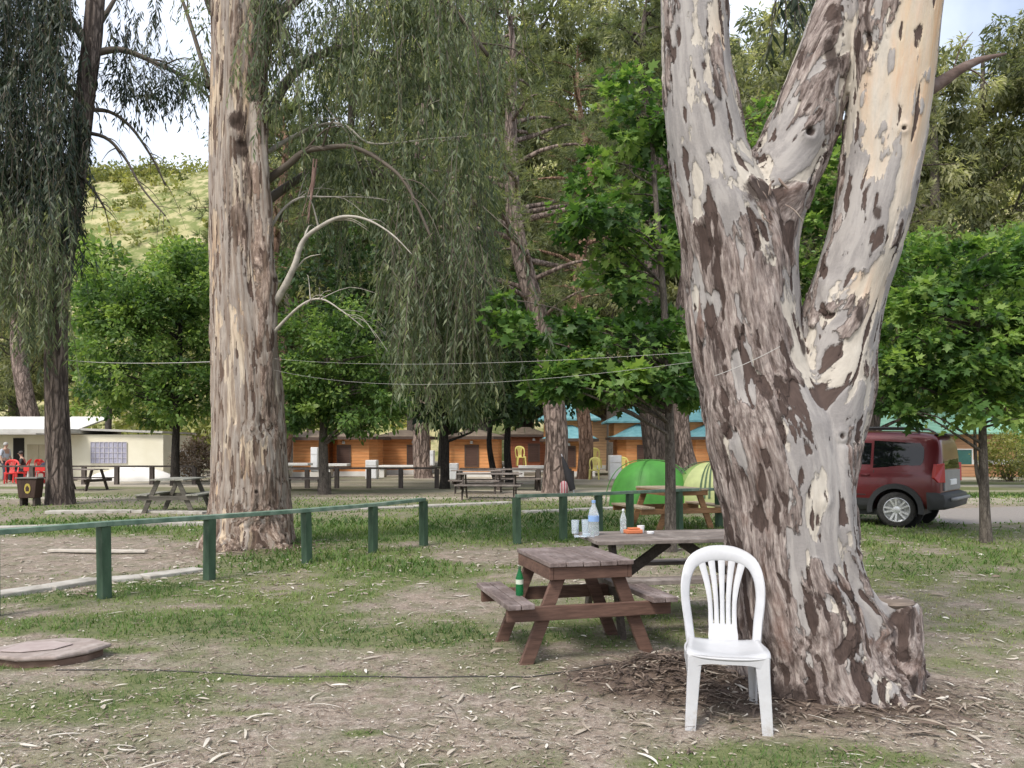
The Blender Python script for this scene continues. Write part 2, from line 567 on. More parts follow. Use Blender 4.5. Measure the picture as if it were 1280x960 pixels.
def weep_strands(origins, lengths, rng, leaf=0.14, step=0.035, drift=0.18, vbias=0.0):
    """hanging twigs with narrow leaves; returns leaf part + twig tubes"""
    parts = []; cs, ax, nm, sz, vv = [], [], [], [], []
    mb = MB()
    for o, L in zip(origins, lengths):
        n = max(6, int(L / step))
        d = rng.normal(size=2) * drift
        t = np.linspace(0, 1, n)
        line = np.stack([o[0] + d[0] * t ** .6 * L * .7 + .02 * np.sin(t * 9 + o[0] * 5), o[1] + d[1] * t ** .6 * L * .7,
                         o[2] - L * (t ** 1.15) + .04 * np.sin(t * 3)], 1)
        s = 4
        ii = np.linspace(0, n - 1, s).astype(int)
        mb.tube([line[i] for i in ii], [.006, .005, .004, .002], 3, False)
        # the strand carries its leaves in tufts
        keep = vnoise(np.stack([t * L * 3.0 + o[0] * 13, np.full(n, o[1] * 7), np.full(n, o[2])], 1), 5) > .34
        p = line[keep]; m = len(p)
        if m == 0: continue
        a = rng.random(m) * 2 * np.pi
        sp = .25 + .65 * rng.random(m)
        axd = np.stack([np.cos(a) * sp, np.sin(a) * sp, -np.ones(m)], 1)
        cs.append(p); ax.append(axd); nm.append(rng.normal(size=(m, 3))); sz.append(leaf * (.6 + .7 * rng.random(m)))
        vv.append(np.clip(.45 + .2 * rng.normal() + .15 * rng.normal(size=m) + vbias, 0, 1))
    tpl = LANCE.copy()
    g, k, m = leaf_geo(np.concatenate(cs), np.concatenate(sz), np.concatenate(ax), np.concatenate(nm), tpl)
    return (g, k, m, np.concatenate(vv)), mb

# leaf colours (linear albedo)
M_LEAF_GREEN = leaf_mat('plane_leaf', [(.042, .085, .024), (.115, .20, .052), (.25, .34, .095)], .46)
M_LEAF_YOUNG = leaf_mat('sweetgum_leaf', [(.030, .070, .018), (.082, .165, .038), (.23, .33, .085)], .44)
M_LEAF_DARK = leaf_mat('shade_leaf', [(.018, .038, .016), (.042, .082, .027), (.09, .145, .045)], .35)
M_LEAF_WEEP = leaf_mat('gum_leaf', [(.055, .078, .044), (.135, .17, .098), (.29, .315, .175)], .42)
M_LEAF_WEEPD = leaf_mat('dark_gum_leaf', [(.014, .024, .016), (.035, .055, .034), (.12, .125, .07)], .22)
M_NEEDLE = leaf_mat('pine_needle', [(.065, .085, .045), (.13, .155, .075), (.27, .275, .13)], .46)
M_NEEDLE_PALE = leaf_mat('pale_needle', [(.10, .115, .06), (.20, .21, .11), (.36, .35, .18)], .48)
M_LEAF_HILL = leaf_mat('hill_leaf', [(.12, .14, .045), (.22, .23, .07), (.36, .34, .11)], .35)

M_BARK_DARK = bark_mat('dark_pine_bark', (.020, .016, .014), (.075, .058, .05), (.20, .16, .135), 6.0, .22)
M_BARK_PINK = bark_mat('grey_pine_bark', (.05, .036, .03), (.19, .14, .12), (.40, .32, .27), 5.0, .3)
M_BARK_RED = bark_mat('red_pine_bark', (.08, .045, .03), (.26, .15, .10), (.40, .28, .21), 5.0, .35)
M_BARK_GREY = bark_mat('grey_bark', (.045, .038, .032), (.11, .092, .078), (.17, .15, .125), 14.0, .35, .5, .02)
M_BARK_BLACK = bark_mat('black_bark', (.010, .009, .008), (.03, .026, .022), (.06, .052, .045), 12.0, .35, .5, .02)
M_TWIG = plain('twig', (.10, .08, .06), .8)
M_TWIG_PALE = plain('pale_branch', (.36, .33, .28), .7, var=.25, scale=9)

# ------------------------------------------------------------------ the ground
def tree_mound(x, y):
    return (.16 * np.exp(-(((x - .95) / .36) ** 2 + ((y - 5.12) / .30) ** 2)) + .08 * np.exp(-(((x - 1.95) / .75) ** 2 + ((y - 5.0) / .55) ** 2))
            + .12 * np.exp(-(((x + 3.75) / .9) ** 2 + ((y - 11.9) / .8) ** 2)))

def ground_h(x, y):
    x = np.asarray(x, float); y = np.asarray(y, float)
    near = 1 - smooth(16, 30, np.hypot(x, y))
    return (tree_mound(x, y) + near * (.05 * (fbm2(x * .5, y * .5, 3, 3) - .5) + .022 * (fbm2(x * 3, y * 3, 4, 3) - .5))) - .005

_patch = [  # grass thickness: (px, py, rx, ry of the patch on the ground, in metres, weight)
    (150, 785, 1.5, .35, .9), (330, 770, .7, .35, .5), (380, 745, 1.1, .5, .55), (500, 712, 1.2, .8, .7), (430, 700, 1.4, .9, .5),
    (280, 770, .8, .3, .5), (455, 662, 2.6, 1.9, .8), (580, 655, 2.2, 1.5, .8), (160, 655, 2.6, 1.6, .7), (700, 668, 1.4, 1.0, .8),
    (900, 660, 2.5, 1.8, .7), (720, 640, 2.5, 2, .7), (400, 845, .45, .12, .6), (455, 916, .13, .06, .9), (150, 812, .22, .1, .9),
    (25, 832, .28, .12, .9), (300, 700, .8, .5, .4), (1000, 945, .5, .16, .85), (930, 955, .35, .1, .6), (1180, 720, 1.6, 1.3, .20),
    (1220, 800, .9, .6, .20), (1260, 690, 2.2, 2.0, .22), (1130, 672, 1.5, 1.2, .22), (690, 790, .8, .45, .42), (800, 770, .7, .5, .4),
    (250, 845, .7, .15, .35), (200, 870, .8, .15, .35), (90, 890, .7, .15, .3), (560, 800, .8, .3, .22), (480, 790, .8, .3, .3),
    (330, 890, .4, .08, .35), (60, 745, 1.0, .4, .35), (225, 735, .8, .4, .5), (1240, 880, .5, .2, .25)]
_bare = [(130, 700, 1.6, .8, .8), (600, 697, .8, .7, .9), (640, 900, 1.3, .35, .5), (480, 880, .8, .15, .35), (1090, 870, .9, .45, .8),
         (60, 680, 1.6, .9, .6), (520, 745, .6, .4, .4), (850, 840, .6, .4, .8)]

def grass_w(x, y):
    x = np.asarray(x, float); y = np.asarray(y, float)
    w = np.full_like(x, .23) + .10 * smooth(10, 16, y)
    for px, py, rx, ry, k in _patch:
        gx, gy = G(px, py)
        w += 1.25 * k * np.exp(-(((x - gx) / rx) ** 2 + ((y - gy) / ry) ** 2))
    for px, py, rx, ry, k in _bare:
        gx, gy = G(px, py)
        w -= k * np.exp(-(((x - gx) / rx) ** 2 + ((y - gy) / ry) ** 2))
    n = fbm2(x * 1.3, y * 1.3, 21, 4) - .5
    n2 = fbm2(x * 5, y * 5, 22, 3) - .5
    w = w * (1 + 1.5 * n + 1.3 * n2) + .55 * n + .3 * n2
    # the far side beyond the fences: strips of grass between sandy tracks
    far = smooth(15, 21, y)
    stripe = .22 + .75 * (fbm2(x * .10 + 3, y * .45, 23, 4) - .45) * 2
    w = w * (1 - far) + far * stripe
    w = np.where((y > 24) & (x > 12) & (y < 40), w + .6, w)
    return np.clip(w, 0, 1)

def road_w(x, y):
    return smooth(.8, 0, np.abs(y - (17.6 + .30 * (x - 9))) - 1.3) * smooth(8.2, 9.4, x)

def build_ground():
    ys = np.concatenate([np.linspace(-30, 0, 16)[:-1], np.linspace(0, 3, 12)[:-1], np.linspace(3, 9, 170)[:-1], np.linspace(9, 17, 110)[:-1],
                         np.linspace(17, 40, 90)[:-1], np.geomspace(40, 420, 50)])
    xs1 = np.concatenate([np.linspace(0, 5, 120)[:-1], np.linspace(5, 12, 80)[:-1], np.geomspace(12, 420, 60)])
    xs = np.concatenate([-xs1[::-1][:-1], xs1])
    X, Y = np.meshgrid(xs, ys)
    x, y = X.ravel(), Y.ravel()
    z = ground_h(x, y)
    gw = grass_w(x, y)
    mulch = np.clip(1.3 * np.exp(-(((x - .85) / .55) ** 2 + ((y - 5.2) / .45) ** 2)) + 1.0 * np.exp(-(((x - 1.9) / .9) ** 2 + ((y - 4.75) / .5) ** 2))
                    + .9 * np.exp(-(((x + 3.75) / 1.1) ** 2 + ((y - 11.9) / 1.0) ** 2)), 0, 1)
    sand = smooth(15, 26, y) * np.clip(.5 + 1.6 * (fbm2(x * .12, y * .5, 31, 4) - .45), 0, 1)
    nx, ny = len(xs), len(ys)
    i = np.arange(nx * ny).reshape(ny, nx)
    q = np.stack([i[:-1, :-1], i[:-1, 1:], i[1:, 1:], i[1:, :-1]], -1).reshape(-1, 4)
    m, nt, b = new_mat('bare_earth')
    at = lambda k: N(nt, 'ShaderNodeAttribute', attribute_name=k).outputs['Fac']
    co = coords(nt)
    n1 = noise(nt, co, 1.7, 6, .65); n2 = noise(nt, co, 11, 6, .7); n3 = noise(nt, co, 60, 4, .7)
    earth = ramp(nt, [(.3, (.15, .12, .095)), (.5, (.265, .22, .182)), (.7, (.40, .35, .30))], n2).outputs[0]
    earth = mixc(nt, ramp(nt, [(.35, 0), (.7, .55)], n1).outputs[0], earth, (.29, .225, .175))
    n4 = noise(nt, co, 28, 6, .75)
    earth = mixc(nt, 1, earth, ramp(nt, [(.32, .62), (.5, 1), (.68, 1.22)], n4).outputs[0], 'MULTIPLY')
    speck = ramp(nt, [(.57, 0), (.66, .85)], n3).outputs[0]
    earth = mixc(nt, speck, earth, (.56, .51, .44))
    speckd = ramp(nt, [(.30, .7), (.40, 0)], n3).outputs[0]
    earth = mixc(nt, speckd, earth, (.10, .075, .058))
    thatch = ramp(nt, [(.3, (.08, .105, .035)), (.55, (.145, .17, .065)), (.75, (.25, .25, .13))], noise(nt, co, 26, 6, .75)).outputs[0]
    gf = ramp(nt, [(.12, 0), (.55, .9)], mth(nt, 'ADD', at('grass'), mth(nt, 'MULTIPLY', mth(nt, 'SUBTRACT', n2, .5), .5))).outputs[0]
    c = mixc(nt, gf, earth, thatch)
    c = mixc(nt, ramp(nt, [(.46, 0), (.60, .6)], noise(nt, co, 3.6, 8, .74)).outputs[0], c, mixc(nt, n4, (.07, .082, .04), (.20, .205, .12)))
    sf = ramp(nt, [(.4, 0), (.75, .85)], at('sand')).outputs[0]
    c = mixc(nt, sf, c, mixc(nt, n2, (.36, .31, .25), (.52, .47, .40)))
    mf = ramp(nt, [(.25, 0), (.7, .9)], mth(nt, 'ADD', at('mulch'), mth(nt, 'MULTIPLY', mth(nt, 'SUBTRACT', n2, .5), .7))).outputs[0]
    c = mixc(nt, mf, c, ramp(nt, [(.3, (.05, .035, .028)), (.6, (.13, .095, .075)), (.75, (.25, .2, .16))], noise(nt, co, 34, 5, .7)).outputs[0])
    rf = ramp(nt, [(.35, 0), (.6, 1)], mth(nt, 'ADD', at('road'), mth(nt, 'MULTIPLY', mth(nt, 'SUBTRACT', n2, .5), .5))).outputs[0]
    c = mixc(nt, rf, c, mixc(nt, n2, (.20, .18, .165), (.32, .295, .27)))
    nt.links.new(c, b.inputs['Base Color'])
    b.inputs['Roughness'].default_value = .95; b.inputs['Specular IOR Level'].default_value = .1
    h = mth(nt, 'ADD', mth(nt, 'MULTIPLY', n2, .7), mth(nt, 'MULTIPLY', n3, .4))
    bump(nt, b, h, .8, .04)
    o = np_mesh('ground', np.stack([x, y, z], 1), q.ravel(), np.arange(len(q)) * 4, np.full(len(q), 4), m, None, True,
                pt_attr={'grass': gw, 'mulch': mulch, 'sand': sand, 'road': road_w(x, y)})
    tag(o, kind='structure')
build_ground()

def build_grass():
    rng = np.random.default_rng(5)
    m = leaf_mat('grass_blade', [(.05, .10, .022), (.09, .165, .036), (.165, .235, .062), (.32, .31, .15)], .35, .6, 1.3)
    parts = []
    tpl = np.array([(0, .5, 0), (.55, .36, .1), (1, 0, .38), (.55, -.36, .1), (0, -.5, 0)], float)
    for y0, y1, xr, dens, hgt, wid in ((2.6, 6.0, .72, 3600, .034, .0045), (6.0, 9.5, .70, 2000, .05, .0075), (9.5, 15, .70, 640, .08, .015), (15, 26, .72, 190, .10, .03)):
        xm = xr * y1 + .5
        n = int(2 * xm * (y1 - y0) * dens)
        x = rng.uniform(-xm, xm, n); y = rng.uniform(y0, y1, n)
        k = np.abs(x) < xr * y + .5; x, y = x[k], y[k]
        w = grass_w(x, y)
        tuft = fbm2(x * 14, y * 14, 77, 2)
        k = rng.random(len(x)) < np.clip((w - .06) * 1.15, 0, 1) * smooth(.25, .60, tuft) * (1 - road_w(x, y))
        x, y, w, tuft = x[k], y[k], w[k], tuft[k]
        n = len(x)
        c = np.stack([x, y, ground_h(x, y) - .004], 1)
        a = rng.random(n) * 2 * np.pi
        ax = np.stack([np.cos(a) * .55, np.sin(a) * .55, np.ones(n)], 1) + rng.normal(size=(n, 3)) * .2
        size = hgt * (.35 + .9 * rng.random(n)) * (.45 + 1.0 * w)
        # blade width independent of its length
        g, kk, nn = leaf_geo(c, np.ones(n), ax, np.stack([np.cos(a), np.sin(a), np.zeros(n)], 1), tpl * 0)
        axis = unit(ax); nrm = np.stack([np.cos(a), np.sin(a), np.zeros(n)], 1)
        nrm = unit(nrm - axis * np.sum(axis * nrm, 1, keepdims=True)); side = np.cross(nrm, axis)
        v = (c[:, None] + size[:, None, None] * (tpl[None, :, 0:1] * axis[:, None] + tpl[None, :, 2:3] * nrm[:, None])
             + wid * tpl[None, :, 1:2] * side[:, None]).reshape(-1, 3)
        dry = fbm2(x * .8, y * .8, 41, 3)
        right = smooth(1.5, 3.0, x) * (1 - smooth(12, 16, y))
        hue = np.clip(.42 + (dry - .5) * 1.5 - .35 * (w - .5) + .16 * rng.normal(size=n) + .26 * right, 0, 1)
        parts.append((v, 5, n, hue))
    o = leaf_mesh('grass', parts, m)
    tag(o, kind='stuff')
    print('grass blades', len(o.data.polygons))
build_grass()

def build_litter():
    rng = np.random.default_rng(9)
    m = leaf_mat('dry_litter', [(.07, .05, .04), (.20, .15, .115), (.42, .37, .30), (.66, .62, .55)], .08, .8, 1.0)
    parts = []
    # curled bark strips: bent ribbons of 4 segments
    t = np.linspace(0, 1, 5)
    def strips(x, y, L, W, curl, hue, lift=.004):
        n = len(x)
        a = rng.random(n) * 2 * np.pi
        turn = rng.normal(size=n) * curl
        px = np.zeros((n, 5)); py = np.zeros((n, 5)); ang = a.copy()
        for i in range(1, 5):
            px[:, i] = px[:, i - 1] + np.cos(ang) * L / 4; py[:, i] = py[:, i - 1] + np.sin(ang) * L / 4
            ang = ang + turn / 4
        zb = ground_h(x, y) + lift + rng.random(n) * .006
        arch = (rng.random(n) * .05 + .02) * L
        zz = zb[:, None] + arch[:, None] * np.sin(np.pi * t)[None] * (rng.random(n) < .6)[:, None]
        hw = W / 2 * np.array([.35, .9, 1, .8, .2])[None] if np.ndim(W) == 0 else W[:, None] / 2 * np.array([.35, .9, 1, .8, .2])[None]
        nxv, nyv = -np.sin(a)[:, None], np.cos(a)[:, None]
        tilt = rng.normal(size=n)[:, None] * .5
        A = np.stack([x[:, None] + px + nxv * hw, y[:, None] + py + nyv * hw, zz + hw * np.abs(tilt)], -1)
        B = np.stack([x[:, None] + px - nxv * hw, y[:, None] + py - nyv * hw, zz + hw * .2], -1)
        for i in range(4):
            V = np.stack([A[:, i], A[:, i + 1], B[:, i + 1], B[:, i]], 1).reshape(-1, 3)
            parts.append((V, 4, n, hue))
    def scatter(n, y0, y1):
        y = y0 * (y1 / y0) ** rng.random(n); x = (rng.random(n) * 2 - 1) * (.70 * y + .3)
        k = fbm2(x * 1.1, y * 1.1, 51, 3) * .8 + fbm2(x * 6, y * 6, 52, 2) * .7 - .12 + .16 * rng.normal(size=n) - .25 * grass_w(x, y) > .5
        k &= road_w(x, y) < .3
        return x[k], y[k]
    x, y = scatter(13000, 2.8, 9); n = len(x)
    strips(x, y, .012 + .045 * rng.random(n) ** 1.6, .005 + .009 * rng.random(n), 1.2, np.clip(.60 + .22 * rng.normal(size=n), 0, 1))
    x, y = scatter(700, 2.8, 10); n = len(x)
    strips(x, y, .06 + .15 * rng.random(n) ** 2.5, .010 + .016 * rng.random(n), 1.3, np.clip(.78 + .16 * rng.normal(size=n), 0, 1), .008)
    x, y = scatter(5000, 2.8, 8); n = len(x)
    strips(x, y, .02 + .05 * rng.random(n), .006 + .008 * rng.random(n), .8, np.clip(.33 + .14 * rng.normal(size=n), 0, 1))
    x, y = scatter(4500, 8, 17); n = len(x)
    strips(x, y, .05 + .12 * rng.random(n), .014 + .02 * rng.random(n), 1.2, np.clip(.62 + .2 * rng.normal(size=n), 0, 1))
    # heaps of shed bark at the feet of the two gum trees
    for cx, cy, sx, sy, nn, hmean in ((.95, 5.08, .24, .18, 800, .14), (1.9, 4.62, .7, .24, 700, .28), (-3.75, 11.5, .9, .45, 500, .3)):
        x = rng.normal(cx, sx, nn); y = rng.normal(cy, sy, nn)
        strips(x, y, .03 + .15 * rng.random(nn) ** 1.5, .006 + .012 * rng.random(nn), .9, np.clip(hmean + .22 * rng.normal(size=nn), 0, 1), .012)
    # fine dry twigs
    x, y = scatter(900, 2.8, 9); n = len(x)
    strips(x, y, .10 + .3 * rng.random(n), np.full(n, .004), .7, np.clip(.35 + .3 * rng.normal(size=n), 0, 1), .006)
    o = leaf_mesh('leaf_litter', parts, m)
    tag(o, kind='stuff')
build_litter()

# ------------------------------------------------------------------ hills and the far wood
def hill_h(x, y):
    base = 68 + 5 * np.sin(x * .012 + 1.0) + 26 * smooth(20, -120, x) * 0 + 14 * (fbm2(x * .012, y * .012, 61, 3) - .5)
    rise = smooth(78, 190, y - .05 * np.abs(x))
    return rise * base - 3 * (1 - rise)

def build_hills():
    ys = np.linspace(70, 330, 90); xs = np.linspace(-330, 330, 150)
    X, Y = np.meshgrid(xs, ys); x, y = X.ravel(), Y.ravel()
    z = hill_h(x, y) + 2.5 * (fbm2(x * .06, y * .06, 62, 3) - .5) * smooth(78, 100, y)
    nx, ny = len(xs), len(ys); i = np.arange(nx * ny).reshape(ny, nx)
    q = np.stack([i[:-1, :-1], i[:-1, 1:], i[1:, 1:], i[1:, :-1]], -1).reshape(-1, 4)
    m, nt, b = new_mat('hill_scrub')
    co = coords(nt)
    n1 = noise(nt, co, .05, 6, .65); n2 = noise(nt, co, .35, 5, .7)
    c = ramp(nt, [(.35, (.22, .225, .11)), (.5, (.35, .325, .17)), (.68, (.48, .42, .26))], n1).outputs[0]  # scrub tones muted, with the distance haze painted in
    c = mixc(nt, ramp(nt, [(.45, 0), (.56, .9)], n2).outputs[0], c, (.14, .17, .06))
    nt.links.new(c, b.inputs['Base Color']); b.inputs['Roughness'].default_value = 1; b.inputs['Specular IOR Level'].default_value = 0
    o = np_mesh('hills', np.stack([x, y, z], 1), q.ravel(), np.arange(len(q)) * 4, np.full(len(q), 4), m, None, True)
    tag(o, kind='structure')
    rng = np.random.default_rng(63)
    n = 9000
    hx = rng.uniform(-190, 190, n); hy = rng.uniform(95, 215, n)
    dens = fbm2(hx * .03, hy * .03, 64, 3)
    k = rng.random(n) < smooth(.34, .60, dens) * .9 + .12
    hx, hy = hx[k], hy[k]; n = len(hx)
    per = 60
    rad = 1.0 + 2.2 * rng.random(n) ** 1.5
    c = np.stack([hx, hy, hill_h(hx, hy) + rad * .7], 1)
    d = unit(rng.normal(size=(n * per, 3)))
    off = d * (rng.random(n * per) ** .4)[:, None] * np.repeat(rad, per)[:, None]
    cc = np.repeat(c, per, 0) + off
    g = leaf_geo(cc, .5 + .5 * rng.random(n * per), rng.normal(size=(n * per, 3)), d + rng.normal(size=(n * per, 3)) * .5, OVAL)
    v = np.clip(.45 + .3 * np.repeat(rng.normal(size=n), per) * .8 + .12 * rng.normal(size=n * per), 0, 1)
    o = leaf_mesh('far_wood', [(*g, v)], M_LEAF_HILL)
    tag(o, kind='stuff')
build_hills()
# ------------------------------------------------------------------ the foreground gum tree
def gum_bark(name, k=1.0, tint=(1, 1, 1), streak=0.0):
    """pale smooth bark under plates of old brown bark; the point attributes fa, fb, fc are the thickness of three bark layers,
    the same fields that raise the plates in the mesh"""
    m, nt, b = new_mat(name)
    at = lambda q: N(nt, 'ShaderNodeAttribute', attribute_name=q).outputs['Fac']
    v2 = coords(nt, (1, 1, .13), 'bc'); v0 = coords(nt, (1, 1, 1), 'bc'); v1 = coords(nt, (1, 1, .4), 'bc')
    fib = noise(nt, v2, 44, 7, .74, .35)
    fib2 = noise(nt, v2, 20, 5, .65, .3)
    fine = noise(nt, v0, 75, 5, .7)
    jag = noise(nt, v1, 34, 5, .7)
    jag2 = noise(nt, coords(nt, (1, 1, .22), 'bc'), 70, 6, .75)
    j = mth(nt, 'ADD', mth(nt, 'MULTIPLY', mth(nt, 'SUBTRACT', jag, .5), .20), mth(nt, 'MULTIPLY', mth(nt, 'SUBTRACT', jag2, .5), .16))
    lay = lambda q, lo, hi: ramp(nt, [(lo, 0), (hi, 1)], mth(nt, 'ADD', at(q), j)).outputs[0]
    # innermost: cream to pinkish, washed with grey
    cream = ramp(nt, [(.3, (.33, .295, .255)), (.5, (.47, .43, .37)), (.68, (.56, .52, .455))], mth(nt, 'ADD', mth(nt, 'MULTIPLY', fib2, .6), mth(nt, 'MULTIPLY', jag, .4))).outputs[0]
    warmf = mth(nt, 'MULTIPLY', ramp(nt, [(.36, 0), (.6, .9)], noise(nt, v2, 6.5, 5, .6)).outputs[0], at('warm'))
    cream = mixc(nt, warmf, cream, ramp(nt, [(.4, (.56, .45, .31)), (.64, (.50, .27, .12))], fib2).outputs[0])
    grey = mixc(nt, fine, (.20, .185, .18), (.33, .31, .295))
    grey = mixc(nt, ramp(nt, [(.45, 0), (.6, .6)], fib2).outputs[0], grey, (.40, .375, .35))
    c = mixc(nt, lay('fa', .48, .50), cream, grey)
    # old bark: fibrous brown, pinkish grey where weathered
    old = ramp(nt, [(.25, (.035, .026, .022)), (.39, (.13, .098, .085)), (.51, (.285, .235, .212)), (.66, (.52, .455, .41))], fib).outputs[0]
    old = mixc(nt, ramp(nt, [(.38, .9), (.48, 0)], fib2).outputs[0], old, (.055, .038, .032))
    old = mixc(nt, ramp(nt, [(.58, 0), (.68, .4)], noise(nt, v1, 6, 4, .6)).outputs[0], old, (.19, .105, .075))
    of = lay('fb', .49, .51)
    c = mixc(nt, of, c, old)
    # dark flakes and slits
    df = lay('fc', .50, .525)
    c = mixc(nt, df, c, mixc(nt, fib, (.025, .018, .016), (.135, .095, .08)))
    if streak:
        st_ = noise(nt, coords(nt, (1, 1, .05), 'bc'), 26, 6, .7, .2)
        c = mixc(nt, ramp(nt, [(.40, streak), (.56, 0)], st_).outputs[0], c, (.17, .13, .105))
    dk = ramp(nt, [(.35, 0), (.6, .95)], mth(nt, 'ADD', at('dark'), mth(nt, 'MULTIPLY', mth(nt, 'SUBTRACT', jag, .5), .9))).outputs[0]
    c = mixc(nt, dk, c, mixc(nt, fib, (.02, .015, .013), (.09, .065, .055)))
    c = mixc(nt, 1, c, (k * tint[0], k * tint[1], k * tint[2]), 'MULTIPLY')
    nt.links.new(c, b.inputs['Base Color'])
    b.inputs['Roughness'].default_value = .85; b.inputs['Specular IOR Level'].default_value = .22
    h = mth(nt, 'ADD', mth(nt, 'MULTIPLY', of, .5), mth(nt, 'MULTIPLY', mth(nt, 'MULTIPLY', fib, of), 1.2))
    h = mth(nt, 'ADD', h, mth(nt, 'MULTIPLY', df, .3))
    h = mth(nt, 'ADD', h, mth(nt, 'MULTIPLY', lay('fa', .48, .50), .2))
    h = mth(nt, 'ADD', h, mth(nt, 'MULTIPLY', fib2, .35))
    h = mth(nt, 'ADD', h, mth(nt, 'MULTIPLY', fine, .10))
    bump(nt, b, h, .9, .02)
    return m
M_GUM = gum_bark('gum_bark')

def fused_trunk(name, chains, mat, parent, base, voxel, rough_fn, warm_fn, dark_pts, disp, extra=None, seed=3, knots=(), freq=(10.5, 2.5), flake=.016, grey_fn=None):
    """chains: list of [(point, radius)...] in world space; fused into one skin, bark-lumped, with bark coordinates that run along the stems"""
    mb = MB()
    for ch in chains:
        pts = [Vector(c[0]) - base for c in ch]; rad = [c[1] for c in ch]
        v, f = ring_tube(pts, rad, 40, seed, .0, 0, 6)
        mb.add(v, f + [tuple(range(39, -1, -1))])
    if extra: extra(mb, base)
    tmp = mb.build('tmp_trunk', mat)
    md = tmp.modifiers.new('r', 'REMESH'); md.mode = 'VOXEL'; md.voxel_size = voxel; md.use_smooth_shade = True
    md2 = tmp.modifiers.new('s', 'SMOOTH'); md2.factor = .5; md2.iterations = 10
    dg = bpy.context.evaluated_depsgraph_get()
    me = bpy.data.meshes.new_from_object(tmp.evaluated_get(dg))
    old = tmp.data
    bpy.data.objects.remove(tmp); bpy.data.meshes.remove(old)
    n = len(me.vertices)
    co = np.zeros(n * 3, np.float32); me.vertices.foreach_get('co', co); co = co.reshape(-1, 3).astype(float)
    no = np.zeros(n * 3, np.float32); me.vertices.foreach_get('normal', no); no = no.reshape(-1, 3).astype(float)
    num = np.zeros((n, 2)); den = np.zeros(n)
    for ch in chains:
        A = np.array([tuple(Vector(c[0]) - base) for c in ch]); rad = np.array([c[1] for c in ch])
        dm = np.full(n, 1e9)
        for a, b2, ra, rb in zip(A[:-1], A[1:], rad[:-1], rad[1:]):
            ab = b2 - a; t = np.clip((co - a) @ ab / (ab @ ab), 0, 1)
            dm = np.minimum(dm, np.linalg.norm(co - (a + t[:, None] * ab), axis=1) - (ra + (rb - ra) * t))
        o_ = np.argsort(A[:, 2])
        ax_ = np.stack([np.interp(co[:, 2], A[o_, 2], A[o_, 0]), np.interp(co[:, 2], A[o_, 2], A[o_, 1])], 1)
        w = np.exp(-np.clip(dm, 0, 2) / .09) + 1e-9
        num += w[:, None] * (co[:, :2] - ax_); den += w
    # bark coordinates: height, and the place round the stem measured from the stem's own leaning axis
    bc = np.concatenate([num / den[:, None], co[:, 2:3]], 1)
    W = co + np.array(base)
    rough = rough_fn(W); warm = warm_fn(W)
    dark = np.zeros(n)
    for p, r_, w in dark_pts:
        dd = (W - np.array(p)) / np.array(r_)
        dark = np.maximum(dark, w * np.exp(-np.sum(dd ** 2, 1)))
    lump = fbm(bc * np.array([3.2, 3.2, 1.1]), seed, 4) - .5
    fl = fbm(bc * np.array([9, 9, 1.3]), seed + 5, 3) - .5
    fi = fbm(bc * np.array([26, 26, 4.0]), seed + 8, 3) - .5
    rr = np.clip(rough, 0, 1)
    F = np.array([freq[0], freq[0], freq[1]])
    wp = np.stack([vnoise(bc * F * 2.2 + 7.1 * q, seed + 20 + q) - .5 for q in range(3)], 1) * np.array([.05, .05, .10]) * (8 / freq[0])
    q = bc + wp
    fa = .5 + (fbm(q * F, seed + 11, 5) - .5) * 1.5 + (grey_fn(W) if grey_fn is not None else 0)
    fb = .5 + (fbm(q * F * np.array([.85, .85, .9]) + 31.7, seed + 12, 5) - .5) * 1.5 + (rough - .5) * .85
    fc = .5 + (fbm(q * F * np.array([2.1, 2.1, 1.7]) + 57.3, seed + 13, 3) - .5) * 1.3 - .17 + .05 * rr
    d = disp * (lump * 1.5 + fl * (.25 + .75 * rr) * 1.1 + fi * rr * .4)
    old_ = smooth(.46, .53, fb)
    d += flake * (old_ * (.7 + 1.6 * (fb - .5)) + .35 * smooth(.47, .51, fa) * (1 - old_) + old_ * fi * 2.6)
    d -= flake * .5 * smooth(.49, .54, fc)
    low = smooth(1.3, .2, W[:, 2])
    d += disp * low * fl * 1.6
    for p, r_, hgt in knots:
        dist = np.linalg.norm(W - np.array(p), axis=1) / r_
        d += hgt * (np.exp(-(dist ** 2)) - 1.7 * np.exp(-((dist / .42) ** 2)))
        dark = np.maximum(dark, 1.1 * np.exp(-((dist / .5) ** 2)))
    co = co + no * d[:, None]
    me.vertices.foreach_set('co', co.astype(np.float32).ravel())
    for k, a in (('fa', fa), ('fb', fb), ('fc', fc), ('warm', warm), ('dark', dark)):
        x = me.attributes.new(k, 'FLOAT', 'POINT'); x.data.foreach_set('value', a.astype(np.float32))
    x = me.attributes.new('bc', 'FLOAT_VECTOR', 'POINT'); x.data.foreach_set('vector', bc.astype(np.float32).ravel())
    me.polygons.foreach_set('use_smooth', np.ones(len(me.polygons), bool))
    me.materials.clear(); me.materials.append(mat)
    me.update()
    o = bpy.data.objects.new(name, me)
    return link(o, parent)

def chain(Yd, *rows):
    """rows: (px, py, radius px [, dY]) at depth Yd"""
    return [(P(r[0], r[1], Yd + (r[3] if len(r) > 3 else 0)), r[2] * Yd / 1000) for r in rows]

